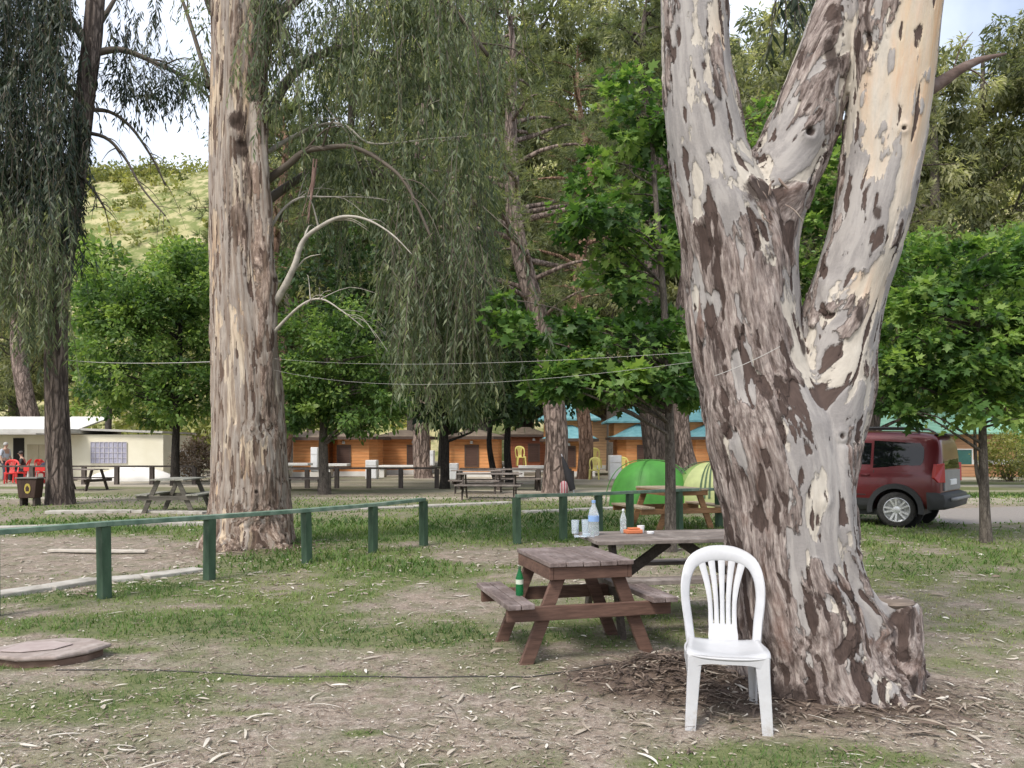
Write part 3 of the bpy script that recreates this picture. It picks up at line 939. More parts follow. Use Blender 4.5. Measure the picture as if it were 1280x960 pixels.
YB = 5.0
big_base = Vector((P(1035, 870, YB).x, YB, 0))
big = thing('gum_tree', 'huge gum tree with three stems and peeling patchy bark beside the white plastic chair', 'tree', big_base)
left_ch = chain(YB, (1042, 935, 108), (1036, 880, 100), (1022, 830, 90), (1006, 770, 83), (992, 700, 77), (983, 620, 79), (964, 540, 78), (945, 470, 64), (930, 400, 63), (922, 330, 63), (906, 260, 56, -.05), (886, 190, 46, -.08), (873, 100, 42, -.1), (868, 0, 40, -.1), (866, -140, 38, -.1), (858, -420, 34, -.1), (840, -800, 26, -.1))
mid_ch = chain(YB, (955, 420, 46, .02), (950, 340, 46, .02), (958, 280, 44, .02), (978, 222, 43, .03), (1003, 160, 41, .05), (1024, 95, 38, .08), (1048, 20, 33, .12), (1078, -70, 31, .2), (1120, -260, 28, .4), (1170, -560, 22, .6))
right_ch = chain(YB, (985, 650, 70), (1008, 560, 62), (1028, 490, 56), (1043, 430, 47, -.02), (1062, 360, 44, -.03), (1084, 290, 45, -.05), (1102, 210, 46, -.06), (1114, 110, 48, -.08), (1124, 0, 50, -.1), (1136, -140, 48, -.1), (1160, -420, 42, -.1), (1200, -800, 30, -.1))
stump_ch = [(P(1108, 905, YB - .12), .19), (P(1111, 850, YB - .12), .175), (P(1113, 800, YB - .12), .155), (P(1114, 752, YB - .12), .145)]
stump2 = [(P(1085, 850, YB - .2), .15), (P(1092, 790, YB - .2), .12), (P(1096, 750, YB - .18), .07)]
root1 = [(P(1050, 850, YB - .25), .17), (P(1075, 885, YB - .36), .12), (P(1100, 905, YB - .42), .06), (P(1135, 925, YB - .36), .02)]
root2 = [(P(1000, 840, YB - .2), .18), (P(985, 885, YB - .3), .10), (P(975, 910, YB - .34), .03)]
root3 = [(P(960, 800, YB + .1), .16), (P(925, 848, YB + .2), .10), (P(880, 852, YB + .3), .06), (P(830, 858, YB + .35), .02)]
root4 = [(P(1100, 830, YB + .1), .15), (P(1150, 862, YB + .2), .08), (P(1190, 868, YB + .25), .02)]
ridge = chain(YB, (1046, 560, 18, -.22), (1046, 660, 20, -.25), (1066, 735, 22, -.22), (1094, 790, 28, -.2))

def big_rough(W):
    # where old bark still clings: lower trunk and the fork; the upper stems are smooth
    px = W[:, 0] / W[:, 1] * 1000 + 640; py = 560 - (W[:, 2] - 1.5) / W[:, 1] * 1000
    r = np.full(len(W), .36)
    r += .36 * smooth(200, 300, py) * smooth(1010, 960, px)
    r += .12 * smooth(520, 640, py) + .06 * smooth(700, 800, py)
    r -= .30 * np.exp(-(((px - (1100 - .25 * (py - 300))) / 45) ** 2)) * smooth(620, 520, py) * (px > 985)
    r += .30 * np.exp(-(((px - 1078) / 38) ** 2 + ((py - 410) / 90) ** 2))
    r -= .28 * np.exp(-(((px - 868) / 26) ** 2)) * smooth(420, 330, py)
    r += .28 * np.exp(-(((px - 1005) / 40) ** 2 + ((py - 240) / 70) ** 2))
    r += .20 * np.exp(-(((px - 1040) / 22) ** 2 + ((py - 40) / 60) ** 2))
    r -= .18 * np.exp(-(((px - 1035) / 26) ** 2 + ((py - 600) / 90) ** 2))
    r += .26 * smooth(780, 850, py)
    r += .2 * smooth(1090, 1110, px) * smooth(730, 760, py)
    return r

def big_grey(W):
    # grey outer skin on the left and middle stems, cream showing on the right one
    px = W[:, 0] / W[:, 1] * 1000 + 640; py = 560 - (W[:, 2] - 1.5) / W[:, 1] * 1000
    return .13 - .17 * smooth(1040, 1075, px) * smooth(420, 320, py) + .04 * smooth(600, 700, py)

def big_warm(W):
    px = W[:, 0] / W[:, 1] * 1000 + 640; py = 560 - (W[:, 2] - 1.5) / W[:, 1] * 1000
    return np.clip(.95 * smooth(1065, 1090, px) * smooth(330, 120, py) + .5 * np.exp(-(((px - 1085) / 25) ** 2 + ((py - 360) / 40) ** 2))
                   + .5 * np.exp(-(((px - 905) / 15) ** 2 + ((py - 60) / 60) ** 2)) + .6 * np.exp(-(((px - 1128) / 14) ** 2 + ((py - 810) / 35) ** 2)), 0, 1)

fr = -.38
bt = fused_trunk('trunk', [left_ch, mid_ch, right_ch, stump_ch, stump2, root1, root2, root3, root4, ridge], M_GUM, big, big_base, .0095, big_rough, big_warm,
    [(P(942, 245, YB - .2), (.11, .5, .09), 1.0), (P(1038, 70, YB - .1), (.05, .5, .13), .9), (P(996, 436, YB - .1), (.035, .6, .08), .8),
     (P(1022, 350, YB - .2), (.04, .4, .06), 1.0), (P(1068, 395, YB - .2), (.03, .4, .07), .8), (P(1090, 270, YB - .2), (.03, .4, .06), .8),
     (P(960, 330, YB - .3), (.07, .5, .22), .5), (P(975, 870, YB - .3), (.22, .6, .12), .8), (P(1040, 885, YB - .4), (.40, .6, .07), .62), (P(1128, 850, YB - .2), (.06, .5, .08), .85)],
    .03, None, 3,
    [(P(1024, 352, YB - .2), .075, .05), (P(1012, 165, YB - .17), .06, .035), (P(1036, 628, YB - .40), .035, .02), (P(1072, 600, YB - .33), .03, .02),
     (P(1127, 815, YB - .25), .05, .03), (P(1128, 838, YB - .26), .04, .025), (P(1052, 545, YB - .3), .04, .02), (P(1130, 160, YB - .3), .03, .02), (P(890, 130, YB - .3), .03, .015)], grey_fn=big_grey)
print('gum trunk verts', len(bt.data.vertices))
# the sawn face of the stump and peeling strips hanging at the fork
M_CUT = wood('sawn_wood', (.09, .07, .055), (.26, .21, .17), 'x', .85, 14)
mb = MB(); v, f = ring_tube([P(1113, 756, YB - .12) - big_base, P(1113, 752, YB - .12) - big_base, P(1113, 749, YB - .12) - big_base], [.12, .135, .115], 24, 8, .12, sub=2, freq=9); mb.add(v, f)
mb.build('stump_cut', M_CUT, big, True, angle=40)
M_PEEL = noisy('peeling_bark', [(.10, .07, .055), (.26, .20, .165), (.50, .45, .38)], 9, (1, 1, .3), .9, .3)
rnd = random.Random(4)
def peel(p, d, L, w, curl):
    mb = MB()
    p = Vector(p) - big_base; pts = []
    d = Vector(d).normalized()
    for i in range(6):
        pts.append(p.copy()); p = p + d * (L / 5); d = (d + Vector((rnd.uniform(-curl, curl), rnd.uniform(-curl, curl) - .05, -curl * .5))).normalized()
    mb.tube(pts, [w * .3, w * .5, w * .55, w * .5, w * .4, w * .15], 6)
    mb.build('bark_strip', M_PEEL, big, True)
for k in range(16):
    px = rnd.gauss(938, 18); py = rnd.gauss(250, 18)
    peel(P(px, py, YB - .27 - rnd.random() * .04), (rnd.uniform(-.5, .6), -.1, rnd.uniform(-1, -.1)), rnd.uniform(.06, .16), rnd.uniform(.006, .016), .35)
# the dead stub branch on the right stem
mb = MB(); v, f = ring_tube([P(1160, 112, YB - .05) - big_base, P(1180, 100, YB - .02) - big_base, P(1205, 84, YB) - big_base, P(1228, 74, YB + .02) - big_base, P(1258, 67, YB + .05) - big_base], [.05, .036, .028, .02, .006], 10, 5, .14, freq=16)
mb.add(v, f)
v, f = ring_tube([P(1205, 84, YB) - big_base, P(1222, 92, YB) - big_base, P(1236, 108, YB) - big_base], [.007, .004, .002], 6, 6, .1); mb.add(v, f)
v, f = ring_tube([P(1190, 94, YB) - big_base, P(1200, 62, YB + .05) - big_base, P(1216, 40, YB + .1) - big_base], [.006, .004, .002], 6, 7, .1); mb.add(v, f); mb.build('branch', noisy('dead_branch', [(.05, .035, .03), (.13, .09, .075), (.2, .16, .14)], 20, (.3, 1, 1), .9, .4), big, True)
# a few hanging leafy twigs under the high crown
rng = np.random.default_rng(80)
org = [np.array(P(rng.uniform(960, 1010), rng.uniform(-110, -60), YB + rng.uniform(.5, 1.2))) - np.array(big_base) for _ in range(22)]
g, tw = weep_strands(org, rng.uniform(.4, .95, 22), rng, .12, .03)
leaf_mesh('foliage', [g], M_LEAF_WEEPD, big); tw.build('twig', M_TWIG, big)

# ------------------------------------------------------------------ the second gum tree, beside the green rail
YL = 11.9
lb = Vector((P(310, 690, YL).x, YL, 0))
lgum = thing('gum_tree', 'tall straight gum tree with hanging foliage and one pale trunk behind the green rail', 'tree', lb)
lt_ch = chain(YL, (311, 720, 66), (311, 688, 62), (313, 660, 52), (313, 600, 46), (309, 500, 43), (304, 400, 38), (299, 300, 35), (297, 200, 34), (299, 100, 34), (300, 0, 33), (302, -150, 31), (306, -400, 26), (312, -700, 18))
lroots = [[(P(335, 665, YL - .3), .20), (P(352, 690, YL - .45), .13), (P(372, 705, YL - .5), .05)], [(P(290, 665, YL - .3), .20), (P(268, 690, YL - .42), .13), (P(243, 703, YL - .45), .05)], [(P(312, 670, YL - .45), .2), (P(310, 700, YL - .62), .08)]]
lside = chain(YL, (322, 520, 20, -.2), (330, 400, 15, -.18), (330, 300, 11, -.25), (326, 200, 10, -.28), (322, 130, 7, -.25))
def lrough(W):
    px = W[:, 0] / W[:, 1] * 1000 + 640; py = 560 - (W[:, 2] - 1.5) / W[:, 1] * 1000
    return .27 + .26 * smooth(560, 680, py) + .10 * smooth(300, 330, px) - .10 * smooth(295, 275, px) + .05 * np.sin(py * .02)
M_GUM2 = gum_bark('tall_gum_bark', 1.02, (1.03, .96, .87), .75)
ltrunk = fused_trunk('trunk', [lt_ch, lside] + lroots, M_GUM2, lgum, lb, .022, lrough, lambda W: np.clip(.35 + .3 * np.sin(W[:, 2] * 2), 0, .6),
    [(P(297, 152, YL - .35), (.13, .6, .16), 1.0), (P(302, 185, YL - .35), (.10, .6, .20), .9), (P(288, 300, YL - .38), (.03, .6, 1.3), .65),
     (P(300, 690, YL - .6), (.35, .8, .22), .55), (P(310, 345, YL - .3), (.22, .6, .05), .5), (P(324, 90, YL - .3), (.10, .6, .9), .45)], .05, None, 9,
    [(P(296, 158, YL - .33), .17, .05), (P(303, 182, YL - .33), .15, .03), (P(341, 525, YL - .4), .09, .04), (P(320, 615, YL - .5), .06, .03), (P(340, 350, YL - .25), .10, .04)], (17.0, 1.5), .016, lambda W: .06 + .16 * smooth(.05, .30, W[:, 0] - lb.x))

def branch(parent, base, pts, r0, r1, mat, seed, twigs=9):
    mb = MB(); rnd = random.Random(seed)
    n = len(pts)
    kinked = [Vector(p) - base + Vector((rnd.gauss(0, 1), rnd.gauss(0, 1), rnd.gauss(0, 1))) * (r0 * .35 if 0 < i < n - 1 else 0) for i, p in enumerate(pts)]
    rad = [r0 + (r1 - r0) * (i / (n - 1)) ** .75 for i in range(n)]
    v, f = ring_tube(kinked, rad, 8, seed, .07, sub=5, freq=8)
    mb.add(v, f)
    for k in range(twigs):
        i = rnd.randrange(1, n - 1); t = rnd.random(); p = kinked[i].lerp(kinked[i + 1], t)
        d = (kinked[i + 1] - kinked[i]).normalized(); L = rnd.uniform(.25, .9) * (1 + r0 * 6)
        e = (d * .7 + Vector((rnd.gauss(0, .5), rnd.gauss(0, .5), rnd.uniform(-.2, .6)))).normalized()
        q1 = p + e * L * .5; q2 = p + e * L + Vector((0, 0, -.3 * L))
        v, f = ring_tube([p, q1, q2], [rad[i] * .42, rad[i] * .25, .003], 5, seed + k, .05, sub=3); mb.add(v, f)
    return mb.build('branch', mat, parent, True)
BR = [  # (px, py, dY)...; radius px at both ends, pale?
    ([(338, 388, -.1), (352, 362, -.3), (366, 335, -.4), (380, 300, -.5), (403, 278, -.6), (432, 270, -.65), (460, 276, -.7), (490, 293, -.8), (515, 318, -.9)], 5.2, .5, 1),
    ([(335, 225, 0), (358, 205, -.1), (382, 190, -.2), (410, 182, -.3), (440, 185, -.4), (475, 200, -.5), (510, 235, -.6), (540, 300, -.7)], 5, 1.5, 0),
    ([(335, 290, .1), (352, 262, .1), (375, 247, .1), (410, 247, .1), (455, 246, .1), (500, 252, .1)], 2.4, .4, 1),
    ([(335, 190, .2), (365, 170, .3), (400, 158, .3), (430, 158, .3), (462, 178, .3), (500, 176, .3), (540, 172, .3), (590, 170, .3)], 3, .5, 1),
    ([(328, 60, 0), (360, 10, .2), (420, -30, .3), (490, -40, .3), (560, 0, .3), (610, 70, .3)], 9, 2.5, 0),
    ([(326, -60, .2), (380, -140, .4), (460, -190, .6), (560, -180, .8), (650, -120, .9)], 10, 3, 0),
    ([(326, 20, -.2), (350, -50, -.6), (390, -110, -.9), (450, -130, -1.2), (510, -100, -1.4)], 8, 2, 0),
    ([(333, 150, .4), (370, 90, .9), (430, 60, 1.3), (500, 90, 1.6), (560, 150, 1.8), (595, 230, 1.9), (605, 300, 2.0)], 7, 2, 0),
    ([(335, 250, .4), (390, 215, .9), (450, 215, 1.2), (520, 245, 1.5), (575, 300, 1.7)], 6, 2, 0),
    ([(262, 110, .2), (246, 60, .3), (225, 0, .4), (200, -60, .5)], 4, 1.5, 0),
    ([(266, 15, .2), (238, -60, .2), (200, -110, .2), (160, -130, .2)], 6, 2, 0),
    ([(338, 420, -.2), (372, 385, -.4), (400, 375, -.5), (430, 390, -.6), (455, 410, -.7)], 2.2, .4, 1),
    ([(322, -150, -.3), (360, -260, -.6), (430, -330, -.6), (540, -330, -.4), (620, -260, -.2)], 10, 3, 0),
]
rng = np.random.default_rng(31)
orgs, lens = [], []
for bi, (rows, a, b_, pale) in enumerate(BR):
    pts = [P(r[0], r[1], YL + r[2]) for r in rows]
    branch(lgum, lb, pts, a * YL / 1000, b_ * YL / 1000, M_TWIG_PALE if pale else M_TWIG, 40 + bi)
def strand_set(region, n, lmin, lmax, y0, y1, bottom=None):
    """origins spread over an outline of the crown (photo shape, real depth), lengths in metres"""
    k = 0
    while k < n:
        px = rng.uniform(region[0], region[2]); py = rng.uniform(region[1], region[3]); Y = rng.uniform(y0, y1)
        L = rng.uniform(lmin, lmax)
        if bottom is not None:
            bl = bottom(px) + rng.uniform(-40, 10)
            if py > bl - 30: continue
            L = min(L, (bl - py) * Y / 1000)
        # the crown hangs in separate veils
        if vnoise(np.array([[px * .030, py * .010, Y * .5]]), 8)[0] < .52: continue
        orgs.append(np.array(P(px, py, Y)) - np.array(lb)); lens.append(L); k += 1
bot = lambda px: np.interp(px, [335, 380, 420, 470, 520, 560, 600, 625], [330, 330, 350, 390, 520, 540, 510, 330])
strand_set((335, -160, 630, 120), 210, .9, 2.4, YL - 1.2, YL + 2.2, bot)
strand_set((350, 130, 620, 330), 210, .8, 2.2, YL - .9, YL + 2.0, bot)
strand_set((480, 280, 615, 430), 230, .8, 2.0, YL - .9, YL + 1.8, bot)
strand_set((225, -200, 268, 40), 46, .7, 1.5, YL - .3, YL + .7, lambda px: 190)
strand_set((290, -180, 345, 10), 60, .8, 1.9, YL - .6, YL - .3, lambda px: 150)
g, tw = weep_strands(orgs, lens, rng, .135, .036, .30)
def sprays(base, Y, rows, clumps, per, crad, leaf, seed, flat=1.5):
    # loose drooping sprays of narrow leaves round the boughs
    sc = Y / 1000
    ells = [(tuple(P(r[0], r[1], Y + r[4]) - base), (r[2] * sc, r[2] * sc * .8, r[3] * sc)) for r in rows]
    return broad_crown(ells, clumps, per, crad, leaf, LANCE, seed, flat, 1.3, .1)[0]
g2 = sprays(lb, YL, [(400, 60, 60, 110, .6), (470, 40, 60, 100, .3), (540, 60, 55, 110, .5), (590, 120, 40, 90, .8), (390, 200, 45, 70, .5), (460, 210, 60, 70, .2), (540, 220, 60, 90, .2), (590, 260, 35, 90, .6),
                     (500, 320, 40, 60, .1), (555, 380, 45, 90, .1), (540, 460, 45, 60, 0), (590, 440, 25, 70, .3), (580, 500, 28, 35, 0), (345, 70, 16, 90, -.3), (250, 60, 18, 70, .2)], 300, 78, .26, .125, 611)
leaf_mesh('foliage', [g, g2], M_LEAF_WEEP, lgum)
tw.build('twig', M_TWIG, lgum)
mb = MB()
for k in range(5):
    a = P(394 + rng.normal() * 3, 198 + rng.uniform(0, 14), YL - .35) - lb
    mb.tube([a, a + Vector((-.04, .02, -.35)), a + Vector((-.10 + rng.normal() * .03, 0, -.72 - rng.random() * .12))], [.014, .012, .004], 5)
mb.build('loose_bark', noisy('red_peel', [(.12, .07, .055), (.28, .19, .155)], 10, (1, 1, .3)), lgum)
print('weep leaves', len(lens))

# ------------------------------------------------------------------ the dark tree at the left edge
YC = 21.5
cb = Vector((P(75, 630, YC).x, YC, 0))
ctree = thing('pine_tree', 'dark barked tree hung with dark foliage at the left edge, beside the brown litter bin', 'tree', cb)
mb = MB()
v, f = ring_tube([p - cb for p in (P(76, 640, YC), P(75, 622, YC), P(73, 560, YC), P(70, 480, YC), P(72, 380, YC), P(84, 290, YC), P(97, 200, YC), P(106, 120, YC), P(118, 20, YC), P(128, -150, YC), P(140, -400, YC))],
                 [.44, .36, .32, .29, .28, .27, .26, .25, .24, .2, .1], 18, 4, .05, sub=6)
mb.add(v, f); mb.build('trunk', bark_mat('left_pine_bark', (.028, .022, .019), (.10, .078, .067), (.27, .215, .18), 6.0, .22), ctree, True)
CB = [([(104, 130, 0), (60, 90, -.5), (10, 80, -1), (-40, 110, -1.5)], 5, 2), ([(96, 205, 0), (60, 180, -.8), (20, 190, -1.4), (-30, 230, -2)], 4, 1.5),
      ([(112, 60, 0), (70, 0, -.5), (10, -40, -.8), (-60, -40, -1)], 6, 2), ([(90, 250, .1), (50, 230, .4), (0, 250, .7), (-40, 300, 1)], 4, 1.5),
      ([(108, 70, 0), (150, 66, .2), (195, 78, .4), (235, 98, .5), (268, 128, .6)], 5, 1.6), ([(100, 138, 0), (135, 138, .3), (165, 160, .5), (192, 200, .7), (207, 232, .8)], 3.2, 1),
      ([(96, 165, 0), (130, 172, -.1), (155, 195, -.2), (178, 235, -.3), (207, 270, -.4)], 3, .8), ([(112, 50, .4), (140, 0, .8), (170, -50, 1.2)], 4, 1.5),
      ([(96, 215, 0), (115, 235, -.3), (132, 262, -.5)], 3, 1), ([(80, 300, 0), (40, 290, -1), (0, 310, -1.6)], 3, 1.2)]
for bi, (rows, a, b_) in enumerate(CB):
    branch(ctree, cb, [P(r[0], r[1], YC + r[2]) for r in rows], a * YC / 1000, b_ * YC / 1000, M_TWIG, 70 + bi)
rng = np.random.default_rng(33)
orgs, lens = [], []
def cset(n, x0, x1, y0, y1, lmin, lmax, ya, yb, thr=.36):
    k = 0
    while k < n:
        px = rng.uniform(x0, x1); py = rng.uniform(y0, y1); Y = rng.uniform(ya, yb)
        if vnoise(np.array([[px * .03, py * .011, Y * .7]]), 18)[0] < thr: continue
        orgs.append(np.array(P(px, py, Y)) - np.array(cb)); lens.append(rng.uniform(lmin, lmax)); k += 1
cset(320, -60, 95, -160, 120, 1.2, 3.2, YC - 3, YC + 1)
cset(230, -60, 85, 90, 250, 1.0, 2.6, YC - 3, YC + 1)
cset(90, 60, 112, 110, 290, .6, 1.5, YC - 1.5, YC - .2)
cset(45, 95, 265, 70, 135, .4, 1.4, YC - .2, YC + .8, .3)
cset(40, 110, 200, -40, 60, .7, 1.7, YC - .2, YC + 1.2)
g1, tw1 = weep_strands(orgs, lens, rng, .22, .05)
orgs, lens = [], []
cset(330, -60, 84, 240, 370, 1.0, 2.4, YC - 3, YC - .4)
g2, tw2 = weep_strands(orgs, lens, rng, .20, .05)
g3 = sprays(cb, YC - 1.2, [(10, 40, 60, 90, 0), (60, 30, 40, 80, .4), (30, 150, 60, 80, 0), (80, 150, 25, 70, .6), (10, 240, 50, 60, 0), (70, 230, 35, 60, .5), (160, 100, 40, 30, 1.4), (210, 110, 35, 25, 1.5), (105, 320, 12, 40, .6)], 260, 80, .36, .2, 612)
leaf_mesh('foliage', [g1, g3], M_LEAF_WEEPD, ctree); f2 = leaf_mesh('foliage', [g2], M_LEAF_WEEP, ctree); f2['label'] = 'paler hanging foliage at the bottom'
tw1.build('twig', M_TWIG, ctree); tw2.build('twig', M_TWIG, ctree)

# ------------------------------------------------------------------ broadleaf trees of the camp ground
def broad_tree(name, label, base_px, Y, trunk_rows, trunk_w, ells_px, clumps, per, crad, lsize, tpl, leafm, barkm, seed, group=None, flat=.6, droop=.35, shell=.5, limbs=34, extra_trunk=None, vbias=0, fork=None):
    """ells_px: (px, py, rx px, ry px, depth offset m, weight)"""
    s = Y / 1000
    b = Vector(((base_px[0] - 640) * s, Y, 0))
    t = thing(name, label, 'tree', b, 0, group)
    pts = [P(p[0], p[1], Y) - b for p in trunk_rows]; pts[0].z = -.1
    n = len(pts)
    rad = [trunk_w * s / 2 * (1.25 if i == 0 else 1 - .75 * (i / (n - 1)) ** 1.2) for i in range(n)]
    mb = MB(); v, f = ring_tube(pts, rad, 14, seed, .045, sub=5); mb.add(v, f)
    if extra_trunk:
        for rows, w in extra_trunk:
            v, f = ring_tube([P(p[0], p[1], Y) - b for p in rows], [w * s / 2 * (1 - .5 * i / (len(rows) - 1)) for i in range(len(rows))], 10, seed + 1, .04, sub=4); mb.add(v, f)
    ells = [(tuple(P(e[0], e[1], Y) - b + Vector((0, e[4] if len(e) > 4 else 0, 0))), (e[2] * s, e[2] * s * .9, e[3] * s), e[5] if len(e) > 5 else 1) for e in ells_px]
    g, cc = broad_crown(ells, clumps, per, crad, lsize, tpl, seed, flat, droop, shell, vbias)
    rnd = random.Random(seed)
    ztop = max(p.z for p in pts)
    for k in range(limbs):
        c = Vector(cc[rnd.randrange(len(cc))])
        zt = max(pts[1].z, min(ztop, c.z - rnd.uniform(.2, .55) * math.hypot(c.x, c.y)))
        i = max(j for j in range(n - 1) if pts[j].z <= zt); ft = min(1, (zt - pts[i].z) / max(1e-4, pts[i + 1].z - pts[i].z))
        limb_to(mb, pts[i].lerp(pts[i + 1], ft), c, max(.02, (rad[i] * (1 - ft) + rad[i + 1] * ft) * .42), seed * 50 + k, .05, .008)
    mb.build('trunk', barkm, t, True)
    leaf_mesh('crown', [g], leafm, t)
    return t

broad_tree('sweetgum_tree', 'young bright green tree with a thin grey trunk rising between the picnic tables', (838, 690), 11.6,
    [(838, 692), (838, 660), (838, 600), (837, 540), (835, 470), (830, 380), (822, 280), (815, 180), (810, 100)], 15,
    [(690, 425, 60, 40, -.2, 1.2), (780, 440, 95, 62, 0, 1.3), (760, 482, 105, 18, -.2, .9), (640, 390, 45, 28, -.3, 1.0), (850, 440, 60, 80, .5, 1), (700, 480, 50, 30, -.5), (690, 488, 40, 14, -.2, .5),
     (800, 330, 65, 60, .2), (770, 240, 60, 55, 0), (800, 150, 55, 55, .1), (790, 95, 35, 35, .1), (860, 250, 50, 80, .8), (745, 290, 45, 30, -.4)],
    200, 60, .27, .14, STAR, M_LEAF_YOUNG, M_BARK_GREY, 101, None, .55, .4, .35, 60)
broad_tree('sweetgum_tree', 'young green tree with a forked thin trunk standing right of the dark red car', (1232, 678), 12.7,
    [(1233, 680), (1231, 640), (1229, 580), (1228, 520), (1226, 460), (1222, 400), (1215, 330)], 13,
    [(1190, 420, 85, 90, 0, 1.3), (1130, 470, 55, 50, -.3), (1250, 380, 80, 80, .3, 1.2), (1300, 450, 70, 70, 0), (1190, 330, 70, 45, .4), (1150, 400, 60, 60, .5), (1240, 500, 80, 32, -.2), (1120, 520, 40, 20, 0, .6), (1330, 360, 70, 80, .2), (1130, 330, 40, 50, .9)],
    215, 58, .30, .145, STAR, M_LEAF_YOUNG, M_BARK_GREY, 102, None, .55, .4, .35, 60, [([(1227, 612), (1221, 590), (1219, 560), (1217, 520), (1205, 460)], 5)])
broad_tree('plane_tree', 'bright green leafy tree with a black trunk in front of the cream hut', (220, 602), 32,
    [(219, 606), (219, 580), (220, 545), (222, 500), (225, 440), (225, 380), (220, 320)], 11,
    [(180, 430, 70, 80, 0, 1.2), (230, 390, 60, 75, .4, 1.2), (150, 365, 45, 45, -.4), (210, 335, 55, 40, .2), (130, 470, 40, 50, -.3), (230, 490, 55, 45, -.3), (190, 510, 55, 20, -.2), (110, 400, 28, 40, 0), (270, 420, 40, 90, .6), (130, 512, 36, 12, -.2, .7)],
    260, 105, .54, .19, OVAL, M_LEAF_GREEN, M_BARK_BLACK, 103, None, .7, .3, .45, 50)
broad_tree('plane_tree', 'round green tree with a grey trunk and a stake, in front of the orange cabins', (405, 618), 26,
    [(405, 622), (405, 600), (404, 560), (405, 520), (408, 470), (412, 420)], 15,
    [(420, 450, 75, 60, 0, 1.2), (390, 500, 55, 45, -.3), (460, 490, 55, 55, .2), (430, 520, 65, 18, -.2), (380, 430, 40, 50, .3), (480, 512, 36, 20, 0), (430, 395, 45, 25, .2), (370, 518, 32, 14, .1)],
    210, 90, .46, .16, OVAL, M_LEAF_GREEN, M_BARK_GREY, 104, None, .7, .3, .45, 40, [([(412, 652), (412, 620), (412, 590)], 6)], -.05)
broad_tree('plane_tree', 'dark shady tree with a dark trunk behind the bent gum foliage', (557, 611), 29.5,
    [(556, 614), (556, 596), (556, 560), (555, 520), (553, 470), (550, 400), (545, 330)], 13,
    [(520, 440, 90, 80, 0), (590, 440, 70, 90, .4), (480, 380, 70, 70, .2), (560, 330, 90, 70, .5), (620, 495, 48, 34, -.4), (560, 508, 55, 20, -.3), (490, 300, 70, 60, .5), (400, 340, 60, 60, .6)],
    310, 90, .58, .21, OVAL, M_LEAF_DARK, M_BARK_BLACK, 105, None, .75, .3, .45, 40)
broad_tree('plane_tree', 'dark green tree with twin thin trunks beside the leaning pine', (640, 604), 34,
    [(637, 608), (636, 590), (634, 560), (636, 520), (640, 460), (640, 380)], 11,
    [(640, 440, 55, 90, 0), (650, 490, 42, 34, -.4), (620, 350, 50, 70, .3), (690, 475, 36, 40, .5)],
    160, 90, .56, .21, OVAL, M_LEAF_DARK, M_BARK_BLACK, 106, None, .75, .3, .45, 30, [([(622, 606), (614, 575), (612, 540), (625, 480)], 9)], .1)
GR = 'leafy trees behind the big gum tree'
broad_tree('green_tree', 'light green tree seen through the fork of the big gum tree', (1000, 590), 24, [(1000, 625), (1000, 540), (1000, 440), (995, 330), (985, 240)], 14,
    [(1010, 300, 60, 70), (1000, 380, 60, 60), (960, 220, 60, 60), (1040, 240, 50, 60), (940, 160, 40, 50), (1040, 420, 60, 70)], 190, 60, .5, .22, STAR, M_LEAF_YOUNG, M_BARK_GREY, 107, GR, .65, .35, .45, 30, None, .06)
broad_tree('green_tree', 'taller light green tree rising behind the dark red car', (1085, 585), 31, [(1085, 605), (1084, 560), (1084, 500), (1090, 420), (1100, 330)], 22,
    [(1110, 400, 70, 90), (1150, 350, 70, 60), (1080, 320, 60, 60), (1180, 430, 70, 60), (1120, 480, 60, 40)], 210, 85, .56, .20, OVAL, M_LEAF_GREEN, M_BARK_DARK, 108, GR, .65, .35, .45, 30, None, .12)
broad_tree('green_tree', 'light green tree whose crown fills the far right edge', (1300, 590), 29, [(1300, 612), (1300, 540), (1298, 450), (1290, 360)], 16,
    [(1260, 380, 80, 80), (1310, 330, 80, 60), (1240, 330, 60, 40), (1290, 460, 60, 60)], 200, 85, .56, .19, OVAL, M_LEAF_GREEN, M_BARK_GREY, 109, GR, .65, .35, .45, 30, None, .1)
broad_tree('green_tree', 'pale green bush-like tree low behind the cream hut at the left', (130, 590), 44, [(135, 598), (135, 540), (140, 440), (140, 340)], 10,
    [(140, 345, 34, 34), (120, 320, 24, 24), (235, 345, 40, 50), (100, 350, 24, 45), (150, 430, 55, 80)], 140, 60, .9, .36, OVAL, M_LEAF_GREEN, M_BARK_GREY, 110, None, .7, .3, .45, 20, None, .2)

# ------------------------------------------------------------------ pines and the wood behind the cabins
def pine(label, px, py, Y, parts, mat_bark, leafm, group='pines of the camp ground', lean=None):
    b = Vector(((px - 640) * Y / 1000, Y, 0))
    t = thing('pine_tree', label, 'tree', b, 0, group)
    mb, g = parts
    mb.build('trunk', mat_bark, t, True); leaf_mesh('crown', [g], leafm, t)
    return t
PA = dict(clump=17, per=20)
pine('leaning grey-pink pine trunk in front of the orange cabins', 693, 612, 27, pine_parts(17, .40, .30, 4.4, 46, 201, (-.115, .01), nlen=.34, nw=1.5, **PA), M_BARK_PINK, M_NEEDLE)
pine('straight reddish pine trunk between the cabins, left of the green tent', 730, 598, 39, pine_parts(21, .36, .38, 5, 52, 202, (.018, 0), nlen=.42, nw=1.6, **PA), M_BARK_RED, M_NEEDLE)
pine('thick dark pine trunk behind the green tent, left one of a pair', 826, 605, 33, pine_parts(20, .52, .5, 5, 44, 203, (.0, 0), nlen=.4, nw=1.6, **PA), M_BARK_DARK, M_NEEDLE)
